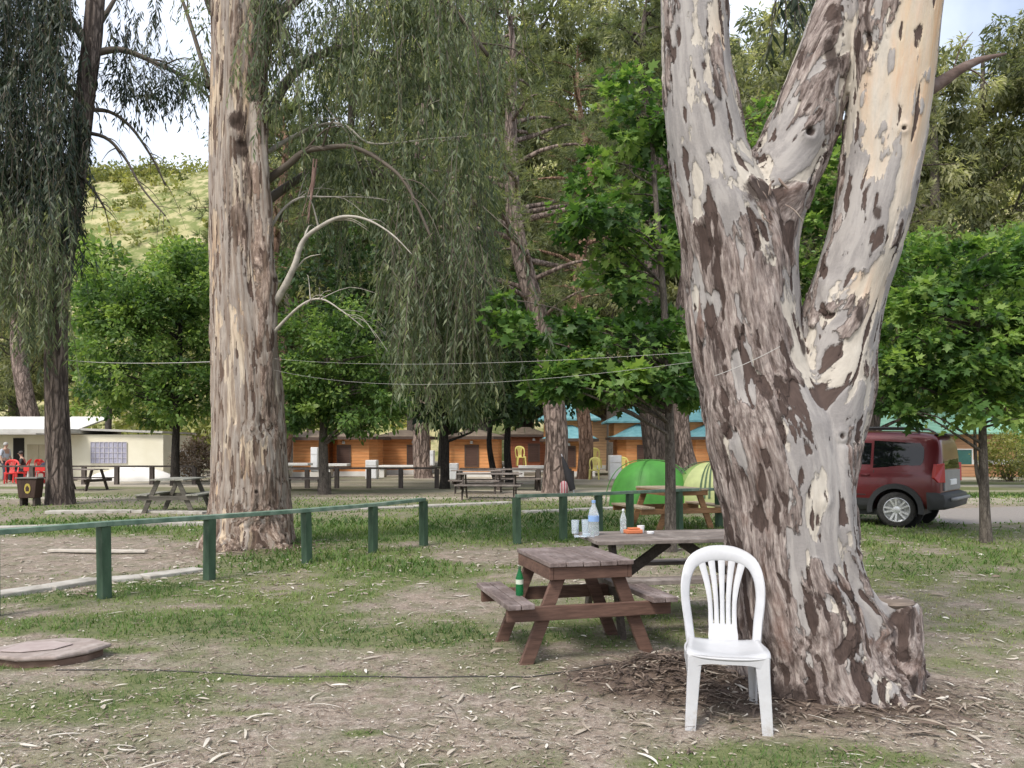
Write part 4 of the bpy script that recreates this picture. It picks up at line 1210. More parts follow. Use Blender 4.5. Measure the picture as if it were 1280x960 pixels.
pine('thick grey pine trunk behind the green tent, right one of a pair', 858, 605, 35, pine_parts(22, .62, .5, 5, 44, 204, (.01, 0), nlen=.4, nw=1.6, **PA), M_BARK_PINK, M_NEEDLE)
pine('grey pine trunk beside the white boxes of the cabins', 530, 598, 40, pine_parts(20, .44, .45, 5, 46, 205, (-.03, 0), nlen=.42, nw=1.7, **PA), M_BARK_PINK, M_NEEDLE)
pine('dark pine trunk showing above the roof of the red car', 1078, 600, 37, pine_parts(20, .5, .5, 5, 46, 206, (.0, 0), nlen=.42, nw=1.7, **PA), M_BARK_DARK, M_NEEDLE_PALE)
pine('reddish pine trunk just right of the tall pale gum trunk', 345, 602, 41, pine_parts(19, .5, .5, 4.6, 44, 207, (-.0, 0), nlen=.42, nw=1.7, **PA), M_BARK_RED, M_NEEDLE)
pine('slanting grey pine trunk behind the roof of the cream hut', 46, 575, 52, pine_parts(18, .6, .55, 4.5, 40, 208, (-.06, 0), nlen=.5, nw=1.7, **PA), M_BARK_PINK, M_NEEDLE)
GB = 'pines of the wood beyond the cabins'
protos = []
for k, (H, L, lm) in enumerate(((23, 6.0, M_NEEDLE), (20, 5.4, M_NEEDLE_PALE), (26, 6.6, M_NEEDLE_PALE))):
    mb, g = pine_parts(H, .42, .16, L, 96, 301 + k, (.01 * k, 0), clump=17, per=15, nlen=.75, nw=2.2)
    t = thing('pine_tree', '', 'tree', (0, 0, 0), 0, GB)
    mb.build('trunk', M_BARK_PINK if k != 1 else M_BARK_RED, t, True); leaf_mesh('crown', [g], lm, t)
    protos.append(t)
spots = [(300, 62, 0, 1.0, 'tall pine of the wood right behind the top of the straight gum trunk'), (385, 70, 2, .9, 'pine of the wood hidden behind the veil of gum foliage, near its left edge'), (455, 58, 1, 1.05, 'pine of the wood behind the middle of the hanging gum foliage'),
         (520, 72, 0, 1.05, 'pine of the wood behind the right half of the hanging gum foliage'), (590, 60, 2, .9, 'pine of the wood just left of the leaning pine'), (660, 74, 1, 1.15, 'pine of the wood between the leaning pine and the reddish pine'),
         (715, 66, 0, .95, 'pine of the wood left of the young sweetgum top'), (780, 58, 2, .85, 'pine of the wood behind the top of the young sweetgum'), (845, 72, 1, 1.1, 'pine of the wood behind the left stem of the big gum'),
         (930, 62, 0, .92, 'pine of the wood between the left and middle stems of the big gum'), (1000, 74, 2, .95, 'pine of the wood behind the middle stem of the big gum'), (1075, 62, 1, .95, 'pine of the wood behind the right stem of the big gum'),
         (1150, 60, 1, .80, 'pale pine of the wood just right of the big gum under the dead branch'), (1205, 66, 2, .72, 'pale pine of the wood left of the far right edge'), (1262, 58, 1, .72, 'pale pine of the wood at the far right edge'),
         (1320, 62, 2, .8, 'pale pine standing past the right edge of the wood'), (10, 66, 0, .75, 'pine of the wood at the far left behind the dark foliage'), (1180, 92, 0, .9, 'farther dull pine above the right end of the wood'), (570, 88, 1, 1.0, 'farther pine above the dark plane tree'), (1240, 84, 1, .72, 'lower farther pine at the right end of the wood')]
used = set()
for k, (px, Y, kind, s, lab) in enumerate(spots):
    loc = ((px - 640) * Y / 1000, Y, -.05)
    if kind not in used:
        o = protos[kind]; used.add(kind); o.location = loc; o.scale = (s, s, s)
    else:
        o = copy_thing(protos[kind], loc, None, None, s)
    o.rotation_euler = (0, 0, k * 1.7)
    o['label'] = lab

GW = 'tall grey-green gum trees of the wood beyond the cabins'
def wood_gum(H, W, seed, mat):
    t = thing('gum_tree', '', 'tree', (0, 0, 0), 0, GW)
    rnd = random.Random(seed)
    ells = [((rnd.uniform(-.3, .3) * W, rnd.uniform(-.3, .3) * W, H * z), (W * rnd.uniform(.28, .42), W * rnd.uniform(.28, .42), H * rnd.uniform(.09, .15))) for z in np.linspace(.25, .92, 11)]
    g, cc = broad_crown(ells, 270, 120, .068 * W, .40, LANCE * np.array([1, 1.6, 1]), seed, .9, .9, .35)
    mb = MB(); v, f = ring_tube([(0, 0, -.2), (.1, 0, H * .2), (.3, .1, H * .45), (.1, 0, H * .7), (0, .1, H * .92)], [.55, .42, .34, .22, .05], 12, seed, .05, sub=4); mb.add(v, f)
    for k in range(46):
        c = Vector(cc[rnd.randrange(len(cc))]); limb_to(mb, (.2, .05, max(H * .12, min(H * .85, c.z - rnd.uniform(.3, .9) * math.hypot(c.x, c.y)))), c, .10, seed * 9 + k, .05, .02)
    mb.build('trunk', M_BARK_GREY, t, True); leaf_mesh('crown', [g], mat, t)
    return t
gp0 = wood_gum(27, 11, 401, leaf_mat('olive_gum_leaf', [(.10, .115, .065), (.20, .212, .12), (.38, .375, .215)], .5))
gp1 = wood_gum(24, 10, 402, leaf_mat('grey_gum_leaf', [(.09, .11, .06), (.18, .195, .105), (.36, .36, .20)], .5))
gs = [(1165, 50, 0, 1.08, 'pale grey-green gum just right of the big gum tree, behind the dead branch'), (1230, 54, 1, 1.3, 'grey-green gum towards the right edge, above the thin forked tree'), (1300, 50, 0, 1.1, 'grey-green gum cut by the right edge'),
      (1110, 56, 1, 1.15, 'grey-green gum behind the right stem of the big gum tree'), (1010, 54, 0, 1.2, 'grey-green gum between the middle and right stems of the big gum tree'), (945, 58, 1, 1.25, 'grey-green gum filling the fork of the big gum tree'),
      (870, 52, 0, 1.2, 'grey-green gum behind the left stem of the big gum tree'), (770, 53, 1, 1.25, 'grey-green gum behind the top of the young sweetgum'), (700, 92, 0, 1.0, 'grey-green gum right of the leaning pine, far back'),
      (600, 54, 0, 1.22, 'grey-green gum left of the leaning pine top, far back'), (520, 52, 1, 1.2, 'grey-green gum behind the right part of the hanging foliage'), (440, 56, 0, 1.25, 'grey-green gum behind the middle of the hanging foliage'),
      (560, 66, 1, 1.62, 'very tall grey-green gum far back, left of the leaning pine'), (655, 70, 0, 1.6, 'very tall grey-green gum far back between the two pine trunks'),
      (745, 66, 1, 1.65, 'very tall grey-green gum far back above the young sweetgum'), (835, 70, 0, 1.62, 'very tall grey-green gum far back beside the left stem'), (925, 66, 1, 1.6, 'very tall grey-green gum far back in the upper fork'),
      (365, 54, 1, 1.1, 'grey-green gum behind the left part of the hanging foliage'), (25, 58, 1, .9, 'grey-green gum behind the dark tree at the left edge')]
for k, (px, Y, kind, sc, lab) in enumerate(gs):
    loc = ((px - 640) * Y / 1000, Y, -.05)
    if k == 0: o = gp0; o.location = loc; o.scale = (sc,) * 3
    elif k == 1: o = gp1; o.location = loc; o.scale = (sc,) * 3
    else: o = copy_thing((gp0, gp1)[kind], loc, None, None, sc)
    o.rotation_euler = (0, 0, k * 2.1); o['label'] = lab
# ------------------------------------------------------------------ post and rail fences
M_GREEN = noisy('green_paint', [(.026, .052, .030), (.048, .088, .052), (.07, .115, .075)], 7, (1, 1, .4), .55, .15, .003, dirt=((.12, .14, .10), 9, .58, .5))
M_GREEN_TOP = noisy('worn_green_paint', [(.075, .125, .09), (.14, .21, .155), (.24, .30, .235)], 6, (1, 1, 1), .6, .2, .003)  # rails paler than posts: light from above is put into this colour
M_OLDRAIL = wood('old_dark_wood', (.045, .038, .033), (.14, .115, .10), 'z')
def rail_fence(label, pts, group, mat, mattop, pw=.115, rw=.11, rt=.05, ends=None, base=.15, wob=0):
    """pts: (x, y, height of the rail top) of every post"""
    b = Vector((pts[0][0], pts[0][1], 0))
    t = thing('rail_fence', label, 'fence', b, 0, group)
    for x, y, h in pts:
        i = pts.index((x, y, h)); j = min(i + 1, len(pts) - 1); k = max(i - 1, 0)
        a = math.atan2(pts[j][1] - pts[k][1], pts[j][0] - pts[k][0])
        mb = MB(); mb.box((0, 0, (h - rt - base) / 2 - .002), (pw, pw, h - rt + base), Matrix.Rotation(a, 3, 'Z') @ Matrix.Rotation(R(random.uniform(-2, 2)), 3, 'X'))
        o = mb.build('post', mat, t, bevel=.006); o.location = (x - b.x, y - b.y, 0)
    rp = [Vector((x - b.x, y - b.y, h - rt / 2)) for x, y, h in pts]
    if ends: rp = [Vector(e) - b for e in ends[:1] if e is not None] + rp + [Vector(e) - b for e in ends[1:] if e is not None]
    for a, c in zip(rp[:-1], rp[1:]):
        d = (c - a).normalized() * .0
        mb = MB(); mb.beam(a + d, c - d, rw, rt); mb.build('rail', mattop, t, bevel=.006)
    return t
f1 = [(-4.62, 7.1, .775), (-4.09, 8.02, .765), (-3.46, 9.15, .735), (-2.67, 10.4, .715), (-1.98, 11.4, .715), (-1.36, 12.3, .735)]
rail_fence('nearer green rail fence running in from the left edge past the tall gum tree', f1, 'green rail fences', M_GREEN, M_GREEN_TOP, .102, ends=[Vector((-5.3, 5.7, .75))])
f2 = [(.075, 12.5, .775), (.83, 12.97, .765), (1.45, 13.36, .76), (2.02, 13.72, .765), (3.0, 14.35, .77), (3.85, 14.9, .76)]
rail_fence('farther green rail fence starting left of the water bottle, before the green tent', f2, 'green rail fences', M_GREEN, M_GREEN_TOP, .102)
def far_fence(label, rows, Y):
    pts = [((px - 640) / 1000 * Y, Y + dy, .78) for px, dy in rows]
    rail_fence(label, pts, 'dark rail fences of the camp', M_OLDRAIL, M_OLDRAIL, .16, .12, .07)
far_fence('dark weathered rail fence in front of the orange cabins, left of the shady tree', [(352, 0), (384, 0), (421, 0), (461, 0), (501, 0), (546, 0)], 30)
far_fence('dark weathered rail fence between the shady tree and the leaning pine', [(575, 0), (624, -.4), (672, -.8), (712, -1)], 29)
far_fence('dark weathered rail fence in front of the cream hut at the left', [(-10, 0), (40, 0), (105, 0), (146, 0), (190, 0), (243, 0)], 33)

# ------------------------------------------------------------------ picnic tables
def picnic_table(label, loc, rz, mats, W=.75, L=1.6, H=.74, bench_h=.44, bx=.62, bw=.24, foot=.55, topn=5, apron=True, frame=.5, leg_w=.095, brace=False, group='picnic tables', bl=None, cross_out=1):
    """local y runs along the benches; A-frames at both ends"""
    top, side = mats
    t = thing('picnic_table', label, 'picnic table', loc, rz, group)
    mb = MB(); w = W / topn
    for i in range(topn):
        x = -W / 2 + w * (i + .5)
        mb.box((x, random.uniform(-.004, .004), H - .016 + random.uniform(-.003, .003)), (w - .008, L, .032))
    mb.build('tabletop', top, t, bevel=.004)
    if apron:
        mb = MB(); z = H - .034 - .045
        for s in (-1, 1):
            mb.box((s * (W / 2 - .025), 0, z), (.03, L - .04, .09)); mb.box((0, s * (L / 2 - .035), z), (W - .085, .03, .088))
        mb.build('apron', side, t, bevel=.003)
    fy = frame * L
    for sy in (-1, 1):
        for sx in (-1, 1):
            mb = MB(); y = sy * (fy - .05)
            mb.beam((sx * W * .30, y, H - .036), (sx * foot, y, -.03), .042, leg_w, (sx, 0, 0)) if False else mb.prism(
                [(sx * W * .30 - leg_w / 2, H - .036), (sx * W * .30 + leg_w / 2, H - .036), (sx * foot + leg_w / 2, -.03), (sx * foot - leg_w / 2, -.03)], y - .021, y + .021, lambda u, v, q: Vector((u, q, v)))
            mb.build('leg', side, t, bevel=.004)
        mb = MB(); y = sy * (fy - .05) + sy * .044 * cross_out
        mb.box((0, y, bench_h - .034 - .05), (2 * (bx + bw / 2) - .04, .042, .098)); mb.build('crossbeam', side, t, bevel=.004)
    for sx in (-1, 1):
        mb = MB(); k = bw / 2
        for i in (-1, 1):
            mb.box((sx * bx + i * k / 2, random.uniform(-.006, .006), bench_h - .016), (k - .008, bl or L, .036))
        mb.build('bench_seat', top, t, bevel=.004)
    if brace:
        for sy in (-1, 1):
            mb = MB(); mb.beam((0, sy * .06, H - .06), (0, sy * (fy - .12), bench_h - .12), .042, .085); mb.build('brace', side, t, bevel=.004)
    return t
M_TOP1 = wood('weathered_brown_top', (.10, .075, .068), (.24, .19, .175), 'y', .6, 10, (.33, .28, .27))
M_SIDE1 = wood('red_brown_wood', (.075, .042, .032), (.17, .10, .075), 'x', .7, 9)
M_TOP2 = wood('grey_brown_top', (.10, .085, .075), (.25, .21, .185), 'y', .75, 9, (.34, .30, .27))
M_SIDE2 = wood('dark_brown_wood', (.035, .028, .022), (.10, .08, .066), 'x', .75, 9)
M_TOP3 = wood('fresh_wood_top', (.30, .22, .14), (.52, .42, .30), 'y', .7, 9)
M_SIDE3 = wood('orange_wood_side', (.20, .10, .045), (.36, .20, .10), 'x', .7, 9)
M_TOP4 = wood('silvery_wood', (.15, .15, .125), (.33, .32, .27), 'y', .75, 9)
M_SIDE4 = wood('grey_olive_wood', (.06, .055, .045), (.16, .145, .12), 'x', .75, 9)
picnic_table('small red-brown picnic table with a green bottle on its left bench', (.455, 6.05, 0), R(15), (M_TOP1, M_SIDE1), .64, .86, .70, .43, .535, .20, .47, 5, True, .46, .1, bl=.98)
picnic_table('long grey-brown picnic table carrying the clear water bottle, left of the big gum tree', (1.42, 6.98, 0), R(-79), (M_TOP2, M_SIDE2), .74, 1.62, .745, .45, .50, .20, .50, 4, False, .43, .1, True, bl=1.55)
picnic_table('light orange picnic table in front of the green tent', (3.0, 15.1, 0), R(17), (M_TOP3, M_SIDE3), .85, 1.3, .76, .44, .80, .28, .55, 5, True, .46, .12)
picnic_table('pale silvery picnic table in front of the black trunked tree', ((216 - 640) * .0188, 19.1, 0), R(3), (M_TOP4, M_SIDE4), .76, 1.5, .78, .43, .57, .28, .56, 4, False, .46, .11)
GT = 'dark picnic tables far back in the camp'
def far_table(px, Y, rz, label, L=1.7):
    picnic_table(label, ((px - 640) / 1000 * Y, Y, 0), R(rz), (M_TOP4 if False else M_TOP2, M_SIDE2), .8, L, .76, .44, .62, .28, .58, 3, False, .42, .12, group=GT)
far_table(100, 28.5, 80, 'dark picnic table beside the dark left tree, in front of the cream hut')
far_table(380, 28.5, 88, 'dark picnic table beside the white box, just right of the tall gum trunk')
far_table(612, 23.6, 86, 'nearer dark picnic table of the pair by the shady tree', 1.9)
far_table(598, 26.8, 80, 'farther dark picnic table of the pair under the orange cabin shutter')
far_table(648, 28.5, 95, 'dark picnic table between the twin trunked tree and the leaning pine')

# ------------------------------------------------------------------ bottles, cups and other small things on the tables
def glass(name, col, rough=.05, alpha_t=.9):
    m, nt, b = new_mat(name)
    b.inputs['Base Color'].default_value = (*col, 1); b.inputs['Roughness'].default_value = rough
    b.inputs['Transmission Weight'].default_value = alpha_t; b.inputs['IOR'].default_value = 1.25
    return m
M_PET = glass('clear_plastic', (.86, .93, .99), .12, .75); M_GGLASS = glass('green_glass', (.03, .25, .09), .06, .6)
M_WHITE = plain('white_plastic', (.72, .73, .74), .35); M_BLUE = plain('blue_label', (.22, .36, .62), .5)
M_ORANGE = plain('orange_plastic', (.55, .17, .07), .5)
def bottle(name, label, loc, H, r, mat, capm, lab=None, rz=0):
    t = thing(name, label, 'bottle', loc, rz)
    mb = MB(); mb.lathe([(r * .9, 0), (r, .01), (r, H * .28), (r * .93, H * .33), (r, H * .38), (r, H * .58), (r * .8, H * .7), (r * .38, H * .86), (r * .33, H * .93)], seg=18)
    mb.build('body', mat, t, True, angle=50)
    mb = MB(); mb.lathe([(r * .38, H * .931), (r * .38, H), (r * .3, H + .002)], seg=14); mb.build('cap', capm, t, True, angle=40)
    if lab:
        mb = MB(); mb.lathe([(r * 1.012, H * .40), (r * 1.012, H * .56)], seg=18); mb.build('paper_label', lab, t, True, angle=40)
    return t
def on_table(px, py, z=.747):
    Y = (1.5 - z) * 1000 / (py - 560); return ((px - 640) / 1000 * Y, Y, z)
bottle('water_bottle', 'large clear water bottle with a blue label on the grey-brown picnic table', on_table(742, 669), .30, .047, M_PET, M_BLUE, M_BLUE)
bottle('water_bottle', 'slim clear water bottle with a white cap in the middle of the grey-brown table', on_table(779, 666), .21, .028, M_PET, M_WHITE)
bottle('beer_bottle', 'green glass bottle standing on the bench of the small red-brown table', (.055, 5.80, .431), .21, .028, M_GGLASS, M_GREEN, plain('pale_label', (.5, .55, .45), .6))
def cup(name, label, loc, r0, r1, H, mat):
    mb = MB(); mb.lathe([(r0, 0), (r1, H), (r1 - .003, H), (r0 - .003, .005)], seg=18)
    o = mb.build(name, mat, None, True, angle=40); o.location = loc; return tag(o, label, 'cup')
cup('drinking_glass', 'clear drinking glass at the left corner of the grey-brown table', on_table(719, 667), .030, .036, .12, M_PET)
cup('drinking_glass', 'clear drinking glass right beside the large water bottle', on_table(732, 668), .030, .036, .13, M_PET)
cup('paper_cup', 'small white cup on the grey-brown table beside the orange packet', on_table(801, 666), .026, .034, .065, M_WHITE)
mb = MB(); mb.box((0, 0, .017), (.15, .10, .034)); mb.box((.01, .005, .042), (.10, .07, .014)); o = mb.build('snack_packet', M_ORANGE, None, bevel=.012, subsurf=0); o.location = on_table(791, 666.5); o.rotation_euler.z = .3; tag(o, 'flat orange packet lying beside the white cup', 'packet')
mb = MB(); mb.box((0, 0, .006), (.17, .09, .012)); mb.lathe([(.03, .0125), (.036, .03), (.033, .031)], (.02, 0, 0), 14); o = mb.build('plastic_tray', M_PET, None, bevel=.004); o.location = on_table(730, 671); tag(o, 'clear plastic tray at the foot of the large water bottle', 'tray')
mb = MB(); mb.lathe([(.03, 0), (.034, .016), (.03, .02)], seg=14); o = mb.build('bottle_lid', M_WHITE, None, True, angle=40); o.location = on_table(813, 667); tag(o, 'flat white lid right of the white cup on the grey-brown table', 'lid')

# ------------------------------------------------------------------ white plastic chair
M_CHAIR = None
def chair_material():
    m, nt, b = new_mat('white_chair_plastic')
    n1 = noise(nt, coords(nt), 3, 5, .65)
    c = ramp(nt, [(.3, (.42, .427, .44)), (.6, (.51, .517, .53))], n1).outputs[0]
    tc = nt.nodes.new('ShaderNodeTexCoord'); sp = nt.nodes.new('ShaderNodeSeparateXYZ'); nt.links.new(tc.outputs['Object'], sp.inputs[0])
    low = ramp(nt, [(0, .75), (.16, .12), (.5, .05)], sp.outputs[2]).outputs[0]
    spots = ramp(nt, [(.45, 0), (.68, 1)], noise(nt, coords(nt), 26, 6, .75)).outputs[0]
    c = mixc(nt, mth(nt, 'MULTIPLY', low, spots), c, (.30, .25, .19))
    nt.links.new(c, b.inputs['Base Color'])
    b.inputs['Roughness'].default_value = .38; b.inputs['Subsurface Weight'].default_value = .08; b.inputs['Subsurface Radius'].default_value = (.02, .02, .02)
    return m
M_CHAIR = chair_material()
def back_pt(u, v, w):
    """chair back surface: u across, v up from the seat, w thickness; reclined and dished"""
    y = .175 + .20 * v + .13 * v * v - .055 * (1 - (u / .24) ** 2) * 0 + .06 * (1 - (u / .24) ** 2) * smooth(0, .12, np.array([v]))[0]
    return Vector((u, y + w, .40 + v))
def ribbon(mb, cl, ws, t0=-.008, t1=.008, sub=3):
    """a flat strip along the line cl in the plane of the back"""
    P2 = np.array(cl, float); n = len(P2)
    tt = np.linspace(0, n - 1, (n - 1) * sub + 1); i = np.minimum(tt.astype(int), n - 2); f = (tt - i)[:, None]
    a, b, c, d = P2[np.maximum(i - 1, 0)], P2[i], P2[i + 1], P2[np.minimum(i + 2, n - 1)]
    L = .5 * (2 * b + (c - a) * f + (2 * a - 5 * b + 4 * c - d) * f ** 2 + (3 * b - a - 3 * c + d) * f ** 3)
    w = np.interp(tt, np.arange(n), ws)
    T = np.gradient(L, axis=0); T /= np.linalg.norm(T, axis=1, keepdims=True); Nn = np.stack([-T[:, 1], T[:, 0]], 1)
    vs = []; fs = []
    prof = [(-.5, .35), (-.36, 1), (.36, 1), (.5, .35), (.5, -.35), (.36, -1), (-.36, -1), (-.5, -.35)]
    for k in range(len(L)):
        for s, q in prof:
            u, v = L[k] + Nn[k] * s * w[k]
            vs.append(back_pt(u, v, (t0 + t1) / 2 - q * (t1 - t0) / 2))
    m = len(prof)
    for k in range(len(L) - 1):
        for j in range(m):
            fs.append((k * m + j, k * m + (j + 1) % m, (k + 1) * m + (j + 1) % m, (k + 1) * m + j))
    fs += [tuple(range(m - 1, -1, -1)), tuple((len(L) - 1) * m + j for j in range(m))]
    mb.add(vs, fs)
def plastic_chair(label, loc, rz, mat, group=None):
    t = thing('plastic_chair', label, 'chair', loc, rz, group)
    # arch of the back
    mb = MB()
    arch = [(-.182, -.03), (-.196, .10), (-.213, .24), (-.205, .35), (-.165, .435), (-.085, .475), (0, .484), (.085, .475), (.165, .435), (.205, .35), (.213, .24), (.196, .10), (.182, -.03)]
    ribbon(mb, arch, [.052, .05, .05, .058, .075, .085, .088, .085, .075, .058, .05, .05, .052], -.014, .014, 4)
    # lower panel and slats fanning up into the arch
    ribbon(mb, [(0, -.03), (0, .03), (0, .085)], [.165, .165, .155], -.008, .008)
    bk = mb.build('backrest', mat, t, True, angle=50)
    for x0, x1 in ((-.066, -.108), (-.033, -.054), (0, 0), (.033, .054), (.066, .108)):
        mb = MB(); w = .031 if abs(x1) < .1 else .034
        ribbon(mb, [(x0, .07), (x0 * 1.05, .20), (x0 + (x1 - x0) * .45, .31), (x1, .40), (x1 * 1.12, .448)], [.028, .026, w, w + .006, w + .012], -.006, .006)
        mb.build('slat', mat, bk, True, angle=50)
    # seat: dished slab with a rolled front edge and arched apron
    nx, ny = 15, 15; vs = []; fs = []
    for j in range(ny):
        for i in range(nx):
            u = i / (nx - 1) * 2 - 1; q = j / (ny - 1)
            hw = .215 - .025 * q; x = u * hw
            y = -.215 + q * .405 - .025 * (1 - u * u) * (1 - q) ** 2
            z = .428 - .022 * q - .026 * (1 - u * u) * math.sin(math.pi * min(1, q * 1.08)) ** .7 + .012 * abs(u) ** 4 - .025 * max(0, .1 - q) / .1
            vs.append((x, y, z))
    for j in range(ny - 1):
        for i in range(nx - 1): fs.append((j * nx + i, j * nx + i + 1, (j + 1) * nx + i + 1, (j + 1) * nx + i))
    mb = MB(); mb.add(vs, fs); st = mb.build('seat', mat, t, True)
    sd = st.modifiers.new('solid', 'SOLIDIFY'); sd.thickness = .012; sd.offset = -1
    # apron under the rim, arched on each side
    mb = MB()
    def apron(p0, p1, out, dmin=.042, dmax=.11):
        p0, p1, out = Vector(p0), Vector(p1), Vector(out); n = 16
        top = []; bot = []
        for k in range(n + 1):
            s = k / n; p = p0.lerp(p1, s); e = abs(2 * s - 1); dep = dmin + (dmax - dmin) * e ** 5
            bow = out * (.022 * (1 - e * e))
            top.append(p + bow); bot.append(p + bow + Vector((0, 0, -dep)))
        vs = top + bot + [v - out * .012 for v in top] + [v - out * .012 for v in bot]; m = n + 1; fs = []
        for k in range(n):
            fs += [(k, k + 1, m + k + 1, m + k), (2 * m + k + 1, 2 * m + k, 3 * m + k, 3 * m + k + 1), (m + k, m + k + 1, 3 * m + k + 1, 3 * m + k), (k + 1, k, 2 * m + k, 2 * m + k + 1)]
        mb.add(vs, fs)
    apron((-.212, -.213, .412), (.212, -.213, .412), (0, -1, 0)); apron((-.214, -.21, .416), (-.19, .19, .402), (-1, 0, 0)); apron((.214, -.21, .416), (.19, .19, .402), (1, 0, 0))
    mb.build('apron', mat, t, True, angle=60)
    # legs: angle sections, flared and tapering
    for sx in (-1, 1):
        for front in (1, 0):
            mb = MB()
            if front: a, b2, wt, wb, sy = Vector((sx * .208, -.218, .41)), Vector((sx * .226, -.245, 0)), .078, .056, -1
            else: a, b2, wt, wb, sy = Vector((sx * .185, .19, .41)), Vector((sx * .195, .262, 0)), .06, .042, 1
            vs = []; n = 8
            for k in range(n + 1):
                s = k / n; c = a.lerp(b2, s); w = wt + (wb - wt) * s ** .6
                th = .011
                prof = [(0, 0), (w, 0), (w, th), (th, th), (th, w), (0, w)]      # L section, corner outside
                for pu, pv in prof: vs.append(c + Vector((-sx * pu, -sy * pv, 0)))
            fs = []
            for k in range(n):
                for j in range(6): fs.append((k * 6 + j, k * 6 + (j + 1) % 6, (k + 1) * 6 + (j + 1) % 6, (k + 1) * 6 + j))
            fs += [tuple(range(5, -1, -1)), tuple(n * 6 + j for j in range(6))]
            mb.add(vs, fs); mb.build('leg', mat, t, bevel=.004)
    return t
chair0 = plastic_chair('white plastic chair with a slatted back standing at the foot of the big gum tree', (1.185, 4.44, -.012), R(-11), M_CHAIR)
def far_chair(name_label, px, py, Y, rz, mat, group, z=0.0):
    return copy_thing(chair0, ((px - 640) / 1000 * Y, Y, z), R(rz), name_label, None, mat), group
M_YEL = plain('yellow_plastic', (.62, .55, .16), .45); M_RED = plain('red_plastic', (.62, .035, .03), .45)
for lab, px, Y, rz, z in (('pale yellow plastic chair on the white plinth left of the leaning pine', 651, 43, 10, .55), ('pale yellow plastic chair between the cabins, upper of two by the reddish pine', 745, 42, 160, .45),
                       ('pale yellow plastic chair on the ground right of the reddish pine', 743, 38, -10, 0), ('pale yellow plastic chair half hidden by the green tent', 783, 40, 20, 0)):
    c = copy_thing(chair0, ((px - 640) / 1000 * Y, Y, z), R(rz), lab, 1.15, M_YEL); c['group'] = 'yellow plastic chairs by the cabins'
for lab, px, Y, rz in (('red plastic chair nearest the left edge, in front of the cream hut', 14, 33.8, 25), ('red plastic chair behind the litter bin', 38, 34.7, -60), ('red plastic chair next to the dark tree trunk', 56, 34.6, 70)):
    c = copy_thing(chair0, ((px - 640) / 1000 * Y, Y, 0), R(rz), lab, 1.1, M_RED); c['group'] = 'red plastic chairs by the cream hut'

# ------------------------------------------------------------------ the dark red car
def paint(name, c):
    m, nt, b = new_mat(name)
    n1 = noise(nt, coords(nt), 2.2, 4, .6)
    nt.links.new(ramp(nt, [(.3, [x * .85 for x in c]), (.7, c)], n1).outputs[0], b.inputs['Base Color'])
    b.inputs['Roughness'].default_value = .3; b.inputs['Metallic'].default_value = .25; b.inputs['Coat Weight'].default_value = .45; b.inputs['Coat Roughness'].default_value = .06
    return m
M_CAR = paint('dark_red_paint', (.115, .010, .014)); M_CLAD = plain('dark_cladding', (.022, .023, .025), .55)
M_CGLASS = plain('tinted_glass', (.006, .007, .008), .03, 0, .45, 0); M_TYRE = noisy('tyre_rubber', [(.02, .02, .02), (.05, .048, .045)], 20, (1, 1, 1), .85, .2)
M_ALLOY = plain('alloy', (.62, .63, .65), .3, .7); M_TAIL = plain('tail_lamp_red', (.40, .03, .03), .15); M_GREYP = plain('grey_bumper', (.20, .20, .205), .45); M_PLATE = plain('number_plate', (.72, .73, .74), .4)
